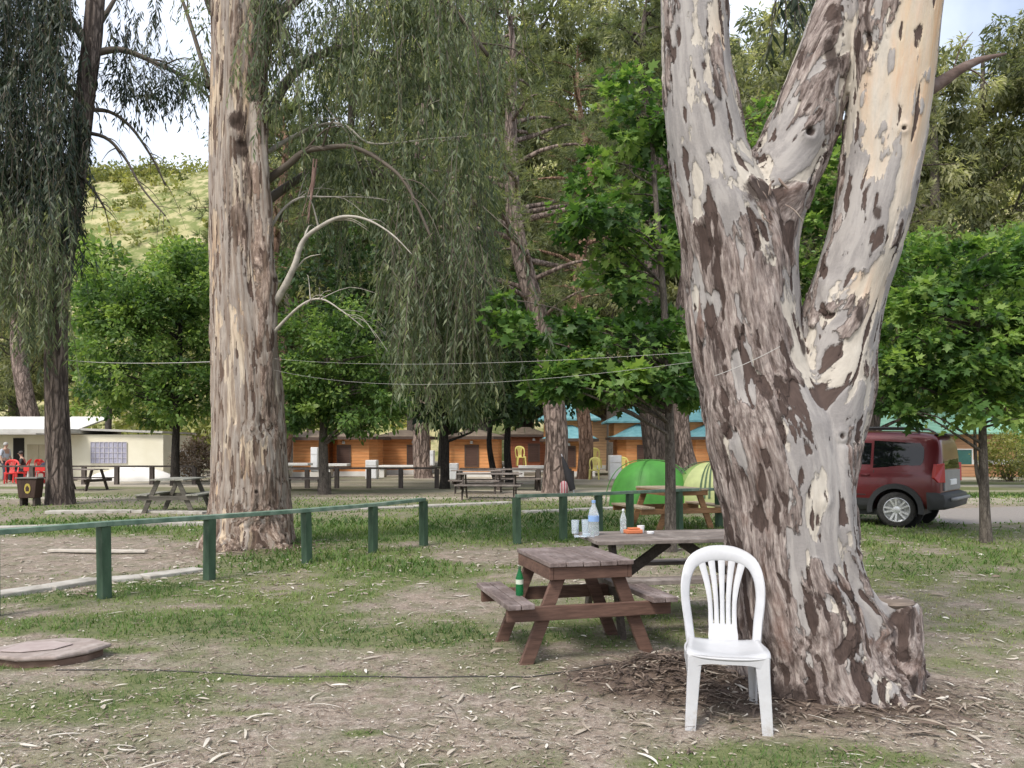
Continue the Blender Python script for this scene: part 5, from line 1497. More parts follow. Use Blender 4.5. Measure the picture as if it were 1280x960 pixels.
def build_car():
    # local frame: x towards the nose, y towards the car's left side, z up; rear bumper at x = -2.2
    a = R(180 - 40)
    t = thing('parked_car', 'dark red high-roofed car parked behind the big gum tree, its tail to the right', 'car', (0, 0, 0), a)
    hw = .915
    # stations: x, sill z, belt z, roof z, half width at belt, half width at roof
    st = [(-2.16, .50, .98, 1.18, .80, .70), (-2.13, .42, 1.02, 1.60, .85, .66), (-2.06, .36, 1.05, 1.74, .89, .67), (-1.90, .33, 1.06, 1.80, .91, .69), (-1.3, .30, 1.06, 1.835, .92, .70), (-.4, .30, 1.05, 1.85, .92, .70),
          (.35, .30, 1.04, 1.82, .92, .69), (.75, .30, 1.04, 1.70, .92, .66), (1.25, .31, 1.05, 1.28, .91, .70), (1.55, .32, 1.03, 1.10, .90, .70), (1.95, .36, .96, 1.02, .86, .62), (2.15, .42, .84, .90, .76, .52), (2.22, .48, .70, .74, .66, .45)]
    vs = []; fs = []
    prof_n = 0
    for (x, zs, zb, zr, wb, wr) in st:
        row = [(0, zs), (wb * .93, zs), (wb * .985, zs + .10), (wb, zs + .30 * (zb - zs) + .05), (wb * 1.005, zs + .75 * (zb - zs)), (wb * .985, zb), (wb * .93 + .07 * wr * 0, zb + (zr - zb) * .12), (wr + (wb - wr) * .42, zb + (zr - zb) * .55),
               (wr + .035, zb + (zr - zb) * .86), (wr - .03, zb + (zr - zb) * .965), (wr * .75, zr - .004), (0, zr + .012)]
        prof_n = len(row)
        vs += [(x, y, z) for y, z in row] + [(x, -y, z) for y, z in row[1:-1]]
    m = prof_n + prof_n - 2
    ring = list(range(prof_n)) + list(range(m - 1, prof_n - 1, -1))
    for k in range(len(st) - 1):
        for j in range(m):
            a0, a1 = ring[j], ring[(j + 1) % m]
            fs.append((k * m + a0, k * m + a1, (k + 1) * m + a1, (k + 1) * m + a0))
    fs += [tuple(ring), tuple((len(st) - 1) * m + r for r in reversed(ring))]
    mb = MB(); mb.add(vs, fs); body = mb.build('body', M_CAR, t, True, angle=42, subsurf=1)
    cut = MB()
    for s in (1, -1):
        for x in (-1.39, 1.39):
            cut.prism([(x + .41 * math.cos(q), .34 + .40 * math.sin(q)) for q in [2 * math.pi * k / 40 for k in range(40)]], s * .60, s * 1.3, lambda u, v, ww: Vector((u, ww, v)))
    cutter = cut.build('cutter', M_CLAD, t)
    bo = body.modifiers.new('arches', 'BOOLEAN'); bo.object = cutter; bo.operation = 'DIFFERENCE'; bo.solver = 'EXACT'
    bpy.context.view_layer.update()
    me2 = bpy.data.meshes.new_from_object(body.evaluated_get(bpy.context.evaluated_depsgraph_get()))
    body.modifiers.clear(); body.data = me2; bpy.data.objects.remove(cutter)
    def side_pt(s, x, z, off):
        xs = [q[0] for q in st]
        zs = np.interp(x, xs, [q[1] for q in st]); zb = np.interp(x, xs, [q[2] for q in st]); zr = np.interp(x, xs, [q[3] for q in st]); wb = np.interp(x, xs, [q[4] for q in st]); wr = np.interp(x, xs, [q[5] for q in st])
        zz = [zs, zs + .10, zs + .30 * (zb - zs) + .05, zs + .75 * (zb - zs), zb, zb + (zr - zb) * .12, zb + (zr - zb) * .55, zb + (zr - zb) * .86, zb + (zr - zb) * .965, zr]
        ww = [wb * .93, wb * .985, wb, wb * 1.005, wb * .985, wb * .93, wr + (wb - wr) * .42, wr + .035, wr - .03, wr * .75]
        return Vector((x, s * (np.interp(z, zz, ww) + off), z))
    def side_panel(name, outline, mat, off, s, thick=.02, parent=t, grid=None, bev=0):
        # outline (x, z) filled by horizontal strips so that it follows the curved side
        zs = sorted(set(z for _, z in outline)); zz = np.linspace(zs[0], zs[-1], 10)
        poly = outline + [outline[0]]
        rows = []
        for z in zz:
            xsn = []
            zq = min(max(z, zs[0] + 1e-4), zs[-1] - 1e-4)
            for (x0, z0), (x1, z1) in zip(poly[:-1], poly[1:]):
                if (z0 - zq) * (z1 - zq) < 0: xsn.append(x0 + (x1 - x0) * (zq - z0) / (z1 - z0))
            rows.append((min(xsn), max(xsn), z))
        mb = MB(); n = 10; vs = []; fs = []
        for lay in (off, off - thick):
            for x0, x1, z in rows:
                for k in range(n + 1): vs.append(side_pt(s, x0 + (x1 - x0) * k / n, z, lay))
        w = n + 1; q = len(rows)
        for j in range(q - 1):
            for k in range(n):
                fs.append((j * w + k, j * w + k + 1, (j + 1) * w + k + 1, (j + 1) * w + k))
        base = q * w
        edge = [k for k in range(w)] + [j * w + n for j in range(1, q)] + [(q - 1) * w + k for k in range(n - 1, -1, -1)] + [j * w for j in range(q - 2, 0, -1)]
        for i in range(len(edge)):
            e0, e1 = edge[i], edge[(i + 1) % len(edge)]; fs.append((e0, e1, base + e1, base + e0))
        mb.add(vs, fs); return mb.build(name, mat, parent, True, angle=40)
    for s in (1, -1):
        side_panel('side_window', [(-1.80, 1.16), (-1.86, 1.26), (-1.86, 1.50), (-1.78, 1.60), (-1.60, 1.63), (-.98, 1.645), (-.98, 1.12), (-1.70, 1.13)], M_CGLASS, .006, s)
        side_panel('side_window', [(-.93, 1.12), (-.93, 1.645), (-.10, 1.655), (-.10, 1.11)], M_CGLASS, .006, s)
        side_panel('side_window', [(-.04, 1.11), (-.04, 1.655), (.42, 1.63), (1.05, 1.22), (1.12, 1.12)], M_CGLASS, .006, s)
        side_panel('sill_cladding', [(-.98, .32), (-.98, .54), (.98, .54), (.98, .32)], M_CLAD, .014, s)
        side_panel('rub_strip', [(-.86, .60), (-.86, .615), (.9, .615), (.9, .60)], M_CLAD, .004, s)
        mb = MB(); 
        for xx in (-1.0, .0):  # door gaps
            mb.beam(side_pt(s, xx, .56, .001), side_pt(s, xx, 1.08, .001), .012, .01, (0, 1, 0))
        mb.build('door_gap', M_CLAD, t)
        for xx in (-.85, .12):
            mb = MB(); mb.tube([side_pt(s, xx - .08, .985, .0), side_pt(s, xx - .06, .99, .03), side_pt(s, xx + .06, .99, .03), side_pt(s, xx + .08, .985, .0)], .012, 8); mb.build('door_handle', M_CAR, t, True)
        for x in (-1.39, 1.39):
            # dark wheel well with a cladding arch, then the wheel
            mb = MB(); n = 28
            outer = [(x + .50 * math.cos(q), .34 + .49 * math.sin(q)) for q in [math.pi * (k / n) * 1.10 - .05 * math.pi for k in range(n + 1)]]
            inner = [(x + .405 * math.cos(q), .34 + .395 * math.sin(q)) for q in [math.pi * (k / n) * 1.10 - .05 * math.pi for k in range(n + 1)]]
            vs = []
            for lay in (.03, -.08):
                vs += [Vector((u, s * (.915 + lay), v)) for u, v in outer] + [Vector((u, s * (.915 + lay), v)) for u, v in inner]
            w = n + 1; fs = []
            for k in range(n):
                fs += [(k, k + 1, w + k + 1, w + k), (2 * w + k, 2 * w + k + 1, k + 1, k), (w + k, w + k + 1, 3 * w + k + 1, 3 * w + k)]
            mb.add(vs, fs); mb.build('wheel_arch', M_CLAD, t, True, angle=40)
            mb = MB(); mb.prism([(x + .43 * math.cos(q), .34 + .42 * math.sin(q)) for q in [2 * math.pi * k / 26 for k in range(26)]], s * .55, s * .64, lambda u, v, ww: Vector((u, ww, v)))
            mb.build('wheel_well', plain('wheel_well_black', (.006, .006, .006), .9), t)
            wt = bpy.data.objects.new('wheel', None); link(wt, t); wt.location = (x, s * .835, .335); wt.rotation_euler = (R(-90 * s), 0, .3)
            mb = MB(); mb.lathe([(.21, -.10), (.30, -.105), (.328, -.085), (.336, 0), (.328, .085), (.30, .108), (.232, .112), (.225, .09), (.21, .0)], seg=44); mb.build('tyre', M_TYRE, wt, True, angle=50)
            mb = MB(); mb.lathe([(.225, .06), (.23, .112), (.222, .114), (.212, .07), (.208, .06)], seg=44)
            for k in range(5):
                for dd in (-.13, .13):
                    q = 2 * math.pi * k / 5
                    p0 = Vector((.055 * math.cos(q + dd * 2), .055 * math.sin(q + dd * 2), .088)); p1 = Vector((.218 * math.cos(q + dd * 1.7), .218 * math.sin(q + dd * 1.7), .095))
                    mb.beam(p0, p1, .036, .02)
            mb.lathe([(.075, .07), (.07, .098), (.03, .104)], seg=20)
            mb.build('rim', M_ALLOY, wt, True, angle=40)
            mb = MB(); mb.lathe([(.222, .02), (.222, .045), (.10, .047)], seg=30); mb.build('brake_disc', M_CLAD, wt)
    # roof rails
    for s in (1, -1):
        mb = MB(); mb.tube([(-1.75, s * .62, 1.80), (-1.62, s * .63, 1.875), (-.6, s * .635, 1.90), (.25, s * .625, 1.875), (.4, s * .61, 1.81)], .022, 8); mb.build('roof_rail', M_CLAD, t, True)
    # tail: glass, lower panel, lamps, bumper, plate
    def rear(name, poly, mat, off=.0, thick=.03):
        def f(y, z, w):
            xx = np.interp(z, [.4, .98, 1.18, 1.60, 1.76], [-2.175, -2.17, -2.16, -2.10, -2.00]) - off + w - .35 * max(0, abs(y) - .72) * -1
            return Vector((xx, y, z))
        mb = MB(); mb.prism(poly, thick, -.012, f); return mb.build(name, mat, t, bevel=.01)
    rear('rear_window', [(-.64, 1.10), (.64, 1.10), (.60, 1.50), (.56, 1.66), (-.56, 1.66), (-.60, 1.50)], M_CGLASS)
    rear('tailgate_panel', [(-.66, .70), (.66, .70), (.67, 1.085), (-.67, 1.085)], M_GREYP, .0)  # grey colour stands in for reflections on the body-coloured tailgate
    rear('number_plate', [(-.26, .80), (.26, .80), (.26, .91), (-.26, .91)], M_PLATE, .018)
    mb = MB(); mb.box((-2.09, 0, 1.755), (.22, 1.16, .035)); mb.build('roof_spoiler', M_CLAD, t, bevel=.014)
    for s in (1, -1):
        mb = MB(); vs = []
        pr = [(-2.20, .70, .86), (-2.13, .885, .86), (-2.06, .925, .95), (-2.085, .90, 1.20), (-2.19, .72, 1.22)]
        mb.add([(x, s * y, z) for x, y, z in pr] + [(x + .06, s * (y - .04), z) for x, y, z in pr], [(0, 1, 2, 3, 4), (9, 8, 7, 6, 5)] + [(k, (k + 1) % 5, 5 + (k + 1) % 5, 5 + k) for k in range(5)])
        mb.build('tail_lamp', M_TAIL, t, bevel=.008)
    mb = MB()
    sec = [(-2.20, .36), (-2.30, .40), (-2.33, .52), (-2.30, .64), (-2.18, .68)]
    path = [(-.90, .26), (-.86, .10), (-.70, .02), (0, 0), (.70, .02), (.86, .10), (.90, .26)]
    vs = [Vector((x + dx, y * (1 if abs(y) < .8 else 1.02), z)) for y, dx in path for x, z in sec]; fs = []
    for k in range(len(path) - 1):
        for j in range(len(sec) - 1): fs.append((k * 5 + j, k * 5 + j + 1, (k + 1) * 5 + j + 1, (k + 1) * 5 + j))
    fs += [tuple(range(5)), tuple(30 + j for j in range(5))]
    mb.add(vs, fs); mb.build('bumper', M_CLAD, t, True, angle=40)
    mb = MB(); mb.tube([(-2.30, -.72, .55), (-2.345, -.55, .56), (-2.345, .55, .56), (-2.30, .72, .55)], .035, 10); mb.build('bumper_trim', M_GREYP, t, True)
    mb = MB(); mb.box((0, 0, .27), (3.4, 1.5, .12)); mb.build('underbody', M_CLAD, t)
    # rear left wheel to stand at (7.42, 15.1)
    w = Matrix.Rotation(a, 3, 'Z') @ Vector((-1.39, .83, 0))
    t.location = (7.28 - w.x, 15.15 - w.y, 0)
build_car()

# ------------------------------------------------------------------ tents
def tent(label, loc, rz, rx, ry, h, mats, group):
    t = thing('dome_tent', label, 'tent', loc, rz, group)
    def dome(a0, a1, n, m, off=0):
        vs = []; fs = []
        for j in range(m + 1):
            q = j / m * math.pi / 2
            for k in range(n + 1):
                a = a0 + (a1 - a0) * k / n
                # squarish plan: sides slightly pulled in between the poles
                sq = (abs(math.cos(a)) ** 3 + abs(math.sin(a)) ** 3) ** (-1 / 3) * (1 - .06 * math.cos(4 * a) ** 2 * math.sin(q))
                r = (math.cos(q) ** .75) * sq * (.93 + .02 * math.cos(8 * a)) + off
                vs.append((rx * r * math.cos(a), ry * r * math.sin(a), h * math.sin(q) ** .92 + off * .5))
        for j in range(m):
            for k in range(n): fs.append((j * (n + 1) + k, j * (n + 1) + k + 1, (j + 1) * (n + 1) + k + 1, (j + 1) * (n + 1) + k))
        return vs, fs
    mb = MB(); vs, fs = dome(0, 2 * math.pi, 48, 14)
    mb.add(vs, fs); mb.build('tent_skin', mats[0], t, True)
    mb = MB(); vs, fs = dome(R(-118), R(-62), 10, 10, .012); mb.add(vs, fs); mb.build('door_flap', mats[1], t, True)
    if mats[2] is not mats[0]:
        for q0 in (-72, -79, -86):
            mb = MB(); vs, fs = dome(R(q0 - 3.2), R(q0), 3, 8, .024); mb.add(vs, [f for i, f in enumerate(fs) if 3 <= i < 21]); mb.build('mesh_stripe', M_SEAM, t, True)
    for k in range(2):
        mb = MB(); a = R(45 + 90 * k); pts = []
        for j in range(25):
            q = math.pi * j / 24; s = math.cos(q); sg = 1 if s >= 0 else -1; rr = (abs(s) ** .75) * 1.26 * .93
            pts.append((sg * rr * rx * math.cos(a) * 1.0, sg * rr * ry * math.sin(a), h * math.sin(q) ** .92 + .02))
        mb.tube(pts, .012, 6); mb.build('pole_sleeve', mats[2], t, True)
    return t
M_TENT = plain('green_tent_cloth', (.055, .22, .03), .6, var=.15, scale=3); M_TENTD = plain('dark_green_cloth', (.03, .14, .05), .6)
M_TENTL = plain('lime_tent_cloth', (.17, .25, .075), .6, var=.12, scale=3); M_TENTY = plain('pale_lime_cloth', (.34, .38, .16), .6, var=.1); M_SEAM = plain('dark_seam', (.05, .09, .04), .7)
tent('bright green dome tent behind the farther green rail', (3.55, 20.6, 0), R(20), 1.02, 1.0, 1.18, (M_TENT, M_TENT, M_TENT), 'camping tents')
tent('lime and pale yellow dome tent at the left side of the big gum trunk', (5.15, 20.4, 0), R(-38), 1.05, 1.0, 1.14, (M_TENTL, M_TENTY, M_SEAM), 'camping tents')
tent('small dark green tent between the bright green and the lime tent', (4.35, 21.6, 0), R(40), .8, .8, .95, (M_TENTD, M_SEAM, M_SEAM), 'camping tents')

# ------------------------------------------------------------------ cabins, huts and other buildings
def boards(name, c0, c1, n=6.0):
    """horizontal timber boarding"""
    m, nt, b = new_mat(name)
    tc = nt.nodes.new('ShaderNodeTexCoord'); sp = nt.nodes.new('ShaderNodeSeparateXYZ'); nt.links.new(tc.outputs['Object'], sp.inputs[0])
    fr = mth(nt, 'FRACT', mth(nt, 'MULTIPLY', sp.outputs[2], n))
    gap = ramp(nt, [(.0, .45), (.10, 1), (.9, 1), (1, .6)], fr).outputs[0]
    n1 = noise(nt, coords(nt, (.4, .4, 3)), 3, 6, .65)
    c = mixc(nt, 1, ramp(nt, [(.3, c0), (.7, c1)], n1).outputs[0], gap, 'MULTIPLY')
    nt.links.new(c, b.inputs['Base Color']); b.inputs['Roughness'].default_value = .6
    bump(nt, b, gap, .4, .02)
    return m
M_BRD = boards('orange_boards', (.54, .20, .06), (.74, .36, .14)); M_BRD2 = boards('red_brown_boards', (.24, .065, .03), (.36, .12, .05)); M_BRDP = boards('pale_pine_boards', (.45, .26, .13), (.62, .40, .22), 5)
M_TEAL = noisy('teal_roof_felt', [(.10, .26, .29), (.16, .36, .39), (.24, .44, .46)], 2.5, (1, 1, 1), .7, .1); M_SHUT = boards('brown_shutter', (.06, .028, .018), (.10, .05, .035), 9); M_FASC = plain('eave_board', (.09, .06, .045), .7)
M_CREAM = noisy('cream_sheet', [(.66, .62, .48), (.76, .73, .60)], .8, (1, 1, 1), .7, .05); M_SLAB = noisy('grey_slab', [(.35, .34, .31), (.52, .51, .48)], 1.4, (1, 1, 1), .8, .1); M_WALLW = noisy('whitewash', [(.58, .57, .54), (.74, .73, .70)], 1.5, (1, 1, 1), .8, .05)
M_DARKIN = plain('dark_opening', (.012, .011, .010), .8); M_CURT = noisy('lilac_curtain', [(.25, .25, .33), (.45, .45, .55)], 3, (4, 4, .4), .9, .1)
def cabin(label, px, Y, W, D, Hw, Hr, rz=0, roof=M_TEAL, wall=M_BRD, win=True, upper=None, z0=.25, group='timber cabins', wx=.0):
    b = Vector(((px - 640) / 1000 * Y, Y, 0))
    t = thing('timber_cabin', label, 'cabin', b, rz, group)
    mb = MB(); mb.box((0, 0, z0 / 2 - .1), (W + .3, D + .3, z0 + .2)); mb.build('plinth', M_WALLW, t)
    ch = .30 * W if win else .12
    # chamfered front corners like the photo's many-sided cabins
    poly = [(-W / 2, D / 2), (-W / 2, -D / 2 + ch * .8), (-W / 2 + ch * .5, -D / 2), (W / 2 - ch * .5, -D / 2), (W / 2, -D / 2 + ch * .8), (W / 2, D / 2)]
    mb = MB(); mb.prism(poly, z0, z0 + Hw, lambda u, v, w: Vector((u, v, w))); mb.build('wall', wall, t)
    ov = .38; zt = z0 + Hw
    rp = [(u * (1 + 2 * ov / W), v * (1 + 2 * ov / D)) for u, v in poly]
    mb = MB(); n = len(rp)
    vs = [Vector((u, v, zt - .02)) for u, v in rp] + [Vector((u, v, zt + .08)) for u, v in rp] + [Vector((u * .16, v * .16, zt + Hr)) for u, v in rp]
    fs = [tuple(range(n))] + [(k, (k + 1) % n, n + (k + 1) % n, n + k) for k in range(n)] + [(n + k, n + (k + 1) % n, 2 * n + (k + 1) % n, 2 * n + k) for k in range(n)] + [tuple(range(2 * n, 3 * n))]
    mb.add(vs, fs); mb.build('roof', roof, t)
    mb = MB()
    for k in range(n): mb.beam(Vector((rp[k][0] * 1.005, rp[k][1] * 1.005, zt + .03)), Vector((rp[(k + 1) % n][0] * 1.005, rp[(k + 1) % n][1] * 1.005, zt + .03)), .03, .16)
    mb.build('fascia', M_FASC, t)
    if win:
        wob = bpy.data.objects.new('window', None); link(wob, t); wob.location = (wx, -D / 2, z0 + Hw * .48)
        mb = MB(); mb.box((0, -.02, 0), (.62, .05, 1.02)); mb.build('shutter', M_SHUT, wob)
        mb = MB()
        for sx in (-1, 1): mb.box((sx * .345, -.03, 0), (.06, .06, 1.14))
        for sz in (-1, 1): mb.box((0, -.03, sz * .545), (.75, .062, .055))
        mb.build('window_frame', M_FASC, wob)
        mb = MB(); mb.lathe([(.09, 0), (.07, .14), (.03, .16)], (wx, -D / 2 - .09, zt - .28), 12); mb.build('porch_lamp', M_WHITE, t)
    if upper:
        dz, w2 = upper
        mb = MB(); mb.box((0, D * .35, zt + dz / 2 + .3), (w2, D * .9, dz + .9)); mb.build('upper_wall', wall, t)
        q = w2 / 2 + .4; y0, y1 = D * .35 - D * .45 - .4, D * .35 + D * .45 + .4; z1 = zt + dz + .75; ym = D * .35
        mb = MB(); mb.add([(-q, y0, z1), (q, y0, z1), (q, y1, z1), (-q, y1, z1), (-q, y0, z1 + .1), (q, y0, z1 + .1), (q, y1, z1 + .1), (-q, y1, z1 + .1), (-q * .12, ym, z1 + 1.0), (q * .12, ym, z1 + 1.0)],
                          [(0, 1, 2, 3), (0, 1, 5, 4), (1, 2, 6, 5), (2, 3, 7, 6), (3, 0, 4, 7), (4, 5, 9, 8), (6, 7, 8, 9), (5, 6, 9), (7, 4, 8)]); mb.build('upper_roof', roof, t)
    return t
cabin('teal roofed orange cabin behind the green tent, between two pine trunks', 800, 45, 2.7, 2.6, 1.75, .85, 0, upper=(.15, 3.0))
cabin('teal roofed orange cabin at the left edge of the big gum trunk', 886, 45, 2.9, 2.6, 1.75, .85, 0, upper=(.2, 2.6), wx=.35)
cabin('teal roofed cabin just right of the leaning pine', 711, 44, 2.3, 2.6, 1.65, .85, 0, upper=(.35, 2.6), wall=M_BRD, wx=-.1)
M_BRWNR = noisy('brown_roof_felt', [(.16, .12, .09), (.26, .21, .16)], 3)
cabin('orange cabin with a brown shutter between the shady tree and the twin trunked tree', 594, 43, 2.6, 2.4, 1.75, .5, R(-6), M_BRWNR, M_BRD)
cabin('orange cabin left of the shady tree trunk, behind the white boxes', 505, 47, 2.9, 2.4, 1.8, .5, 0, M_BRWNR, M_BRD, wx=.7)
cabin('orange cabin behind the grey trunk of the round tree', 447, 44, 2.4, 2.4, 1.75, .5, 0, M_BRWNR, M_BRD, wx=-.5)
cabin('narrow orange cabin just right of the tall gum trunk', 392, 43, 1.6, 2.4, 1.7, .5, 0, M_BRWNR, M_BRD, False)
cabin('orange cabin set back behind the yellow chair, left of the leaning pine', 657, 52, 2.6, 2.6, 2.0, .6, 0, M_BRWNR, M_BRD2, wx=.5)
cabin('large pale pine cabin behind the teal roofs', 745, 60, 5.2, 4, 3.3, .9, 0, M_BRWNR, M_BRDP, False)
cabin('orange cabin hidden behind the big gum trunk, its teal roof at the right', 985, 46, 2.8, 2.6, 1.8, .85, 0, wall=M_BRD)

# the cream hut at the left with its flat slab roof
hb = Vector((P(95, 603, 38).x, 38, 0))
hut = thing('cream_hut', 'long cream hut with a flat roof and lilac curtained window behind the left trees', 'hut', hb)
mb = MB(); mb.box((-1.4, 1.8, 1.02), (11.0, 3.4, 2.24)); mb.build('wall', M_CREAM, hut)
mb = MB(); mb.box((-3.2, 1.4, 2.28), (7.0, 4.8, .22)); mb.build('roof', M_SLAB, hut, bevel=.03)
mb = MB(); mb.box((2.2, 1.9, 2.32), (3.9, 4.0, .10), Matrix.Rotation(R(2), 3, 'Y')); mb.build('roof', M_SLAB, hut)
w_ = bpy.data.objects.new('window', None); link(w_, hut); w_.location = ((135 - 95) * .038, .1, 1.28)
mb = MB(); mb.box((0, -.01, 0), (1.70, .04, .98)); mb.build('curtain', M_CURT, w_)
mb = MB()
for x in np.linspace(-.85, .85, 9): mb.box((x, -.05, 0), (.022, .02, 1.0))
for z in np.linspace(-.5, .5, 5): mb.box((0, -.045, z), (1.74, .018, .022))
mb.build('window_bars', plain('pale_bars', (.5, .48, .5), .5), w_)
mb = MB(); mb.box(((22 - 95) * .038, .09, 1.0), (.52, .03, 1.95)); mb.build('doorway', M_DARKIN, hut)
for x in (40, 55):
    mb = MB(); mb.box(((x - 95) * .038, .08, 1.22), (.55, .03, .9)); mb.build('side_panel', noisy('beige_panel', [(.42, .37, .26), (.52, .46, .34)], 2), hut)
mb = MB(); mb.box(((16 - 95) * .038, -.9, 2.14), (4.4, 1.9, .05)); mb.build('awning', M_SLAB, hut)
hb2 = Vector((P(15, 560, 46).x, 46, 0))
hut2 = thing('white_roofed_shed', 'shed with a bright white sloping roof behind the cream hut at the far left', 'shed', hb2)
mb = MB(); mb.box((0, 0, 1.2), (9, 3, 2.4)); mb.build('wall', M_CREAM, hut2)
mb = MB(); mb.add([(-4.8, -1.9, 2.45), (4.8, -1.9, 2.45), (4.8, 1.9, 3.3), (-4.8, 1.9, 3.3), (-4.8, -1.9, 2.53), (4.8, -1.9, 2.53), (4.8, 1.9, 3.38), (-4.8, 1.9, 3.38)], [(0, 1, 2, 3), (4, 5, 6, 7), (0, 1, 5, 4), (1, 2, 6, 5), (2, 3, 7, 6), (3, 0, 4, 7)]); mb.build('roof', M_WALLW, hut2)
# caravan awning and heaped sheet right of the hut window
ab = Vector((P(212, 606, 40.5).x, 40.5, 0))
aw = thing('awning_tent', 'white and cream canvas awning tent behind the black trunked tree', 'tent', ab)
mb = MB(); mb.prism([(-1.1, 0), (-1.05, 1.35), (-.1, 1.9), (.9, 1.35), (1.05, 0)], -1.1, 1.1, lambda u, v, w: Vector((u, w, v))); mb.build('canvas', noisy('white_canvas', [(.60, .60, .58), (.74, .74, .72)], 1.5), aw)
mb = MB(); mb.prism([(-.35, .02), (-.05, 1.75), (.84, 1.28), (.95, .02)], -1.13, -1.115, lambda u, v, w: Vector((u, w, v))); mb.build('canvas_panel', noisy('cream_canvas', [(.55, .48, .28), (.64, .58, .38)], 1.5), aw)
def heap(name, label, cat, c, rx, ry, h, mat, seed):
    n = 22; m = 8; vs = []; fs = []
    for j in range(m + 1):
        q = j / m * math.pi / 2
        for k in range(n):
            a = 2 * math.pi * k / n; p = np.array([[math.cos(a) * 1.5 + seed, math.sin(a) * 1.5, q * 1.5]]); s = .75 + .55 * vnoise(p, seed)[0]
            vs.append((rx * s * math.cos(q) * math.cos(a), ry * s * math.cos(q) * math.sin(a), h * s * math.sin(q)))
    for j in range(m):
        for k in range(n): fs.append((j * n + k, j * n + (k + 1) % n, (j + 1) * n + (k + 1) % n, (j + 1) * n + k))
    mb = MB(); mb.add(vs, fs); o = mb.build(name, mat, None, True); o.location = c; return tag(o, label, cat)
heap('white_tarpaulin', 'crumpled white tarpaulin heaped on the ground under the hut window', 'tarpaulin', (*[(165 - 640) * .0365, 36.5], 0), 2.0, .8, .55, M_WALLW, 3)
# gravel bank of stones at the right of the tall gum
# the hall behind the car
kb = Vector((P(1170, 590, 44).x, 44, 0))
hall = thing('camp_hall', 'low orange and white hall with a green roof behind the dark red car', 'hall', kb)
mb = MB(); mb.box((0, 2, 1.55), (9.0, 4, 1.5)); mb.build('wall', boards('hall_boards', (.40, .20, .09), (.56, .31, .16), 7), hall)
mb = MB(); mb.box((0, 1.99, .38), (9.05, 4.02, .96)); mb.build('base_wall', M_WALLW, hall)
mb = MB(); mb.add([(-4.9, -.6, 2.25), (4.9, -.6, 2.25), (4.9, 4.6, 3.6), (-4.9, 4.6, 3.6), (-4.9, -.6, 2.36), (4.9, -.6, 2.36), (4.9, 4.6, 3.71), (-4.9, 4.6, 3.71)], [(0, 1, 2, 3), (4, 5, 6, 7), (0, 1, 5, 4), (1, 2, 6, 5), (2, 3, 7, 6), (3, 0, 4, 7)]); mb.build('roof', noisy('green_roof_sheet', [(.16, .34, .25), (.26, .45, .34)], 2), hall)
for k, px in enumerate((1150, 1182, 1202)):
    ww = bpy.data.objects.new('window', None); link(ww, hall); ww.location = ((px - 1170) * .044, -.02, 1.0)
    mb = MB(); mb.box((0, -.01, 0), (1.05, .06, .8)); mb.build('pane', plain('green_glass_pane', (.03, .12, .10), .2), ww)
    mb = MB()
    for sx in (-1, 1): mb.box((sx * .55, -.025, 0), (.06, .09, .92))
    for sz in (-1, 1): mb.box((0, -.025, sz * .43), (1.04, .088, .06))
    mb.build('window_frame', M_WALLW, ww)
M_CONC = noisy('concrete', [(.22, .20, .17), (.36, .34, .30), (.46, .44, .40)], 4, (1, 1, 1), .9, .3, .01)
mb = MB(); mb.box((0, 0, .28), (3.2, .3, .6)); mb.box((0, 0, .60), (3.3, .38, .08)); o = mb.build('orange_wall', boards('wall_boards', (.42, .20, .10), (.55, .30, .17), 6), None); o.location = ((1235 - 640) * .042, 42, 0); tag(o, 'short low orange wall right of the hall windows', 'wall')
heap('shrub_mound', 'rounded pale green shrub right of the hall', 'shrub', ((1262 - 640) * .036, 36, 0), .1, .1, .1, M_TWIG, 5)
def shrub(label, px, Y, w, h, seed, mat, group=None):
    b = Vector(((px - 640) / 1000 * Y, Y, 0)); t = thing('shrub', label, 'shrub', b, 0, group)
    g, cc = broad_crown([((0, 0, h * .55), (w / 2, w / 2, h * .5))], 70, 60, .22 * h, .12, OVAL, seed, .8, .1, .3, .15)
    mb = MB(); rnd = random.Random(seed)
    for k in range(14): limb_to(mb, (rnd.uniform(-.05, .05) * w, 0, -.05), cc[k], .025, seed + k, .05)
    mb.build('stem', M_TWIG, t); leaf_mesh('foliage', [g], mat, t)
bpy.data.objects.remove(bpy.data.objects['shrub_mound'])
shrub('rounded pale green shrub at the right edge, right of the hall', 1262, 36, 2.2, 2.0, 71, M_LEAF_HILL); shrub('darker green shrub past the hall at the right edge', 1290, 39, 2.6, 3.0, 72, M_LEAF_GREEN)
shrub('bare looking brown shrub behind the black trunked tree', 243, 36, 1.6, 1.9, 73, leaf_mat('brown_leaf', [(.10, .07, .05), (.2, .14, .1), (.32, .25, .2)], .2))
# white plinths and boxes by the cabins
def white_box(label, px0, px1, py0, py1, Y, depth=.6, group='white boxes and counters by the cabins', door=True):
    a, b2 = P(px0, py1, Y), P(px1, py0, Y); w = b2.x - a.x; h = b2.z - max(0, a.z)
    t = thing('white_cabinet', label, 'cabinet', ((a.x + b2.x) / 2, Y, max(0, a.z) if a.z > .2 else 0), 0, group); h = b2.z - t.location.z
    mb = MB(); mb.box((0, 0, h / 2), (w, depth, h)); mb.build('body', M_WALLW, t, bevel=.02)
    mb = MB(); mb.box((0, -depth / 2 - .012, h * .36), (w - .06, .02, h * .64)); mb.box((0, -depth / 2 - .012, h * .84), (w - .06, .02, h * .26)); mb.build('door', M_WHITE, t, bevel=.006)
white_box('tall white refrigerator standing between the teal roofed cabins', 761, 776, 569, 603, 38); white_box('tall white refrigerator beside the narrow orange cabin', 390, 399, 559, 590, 41)
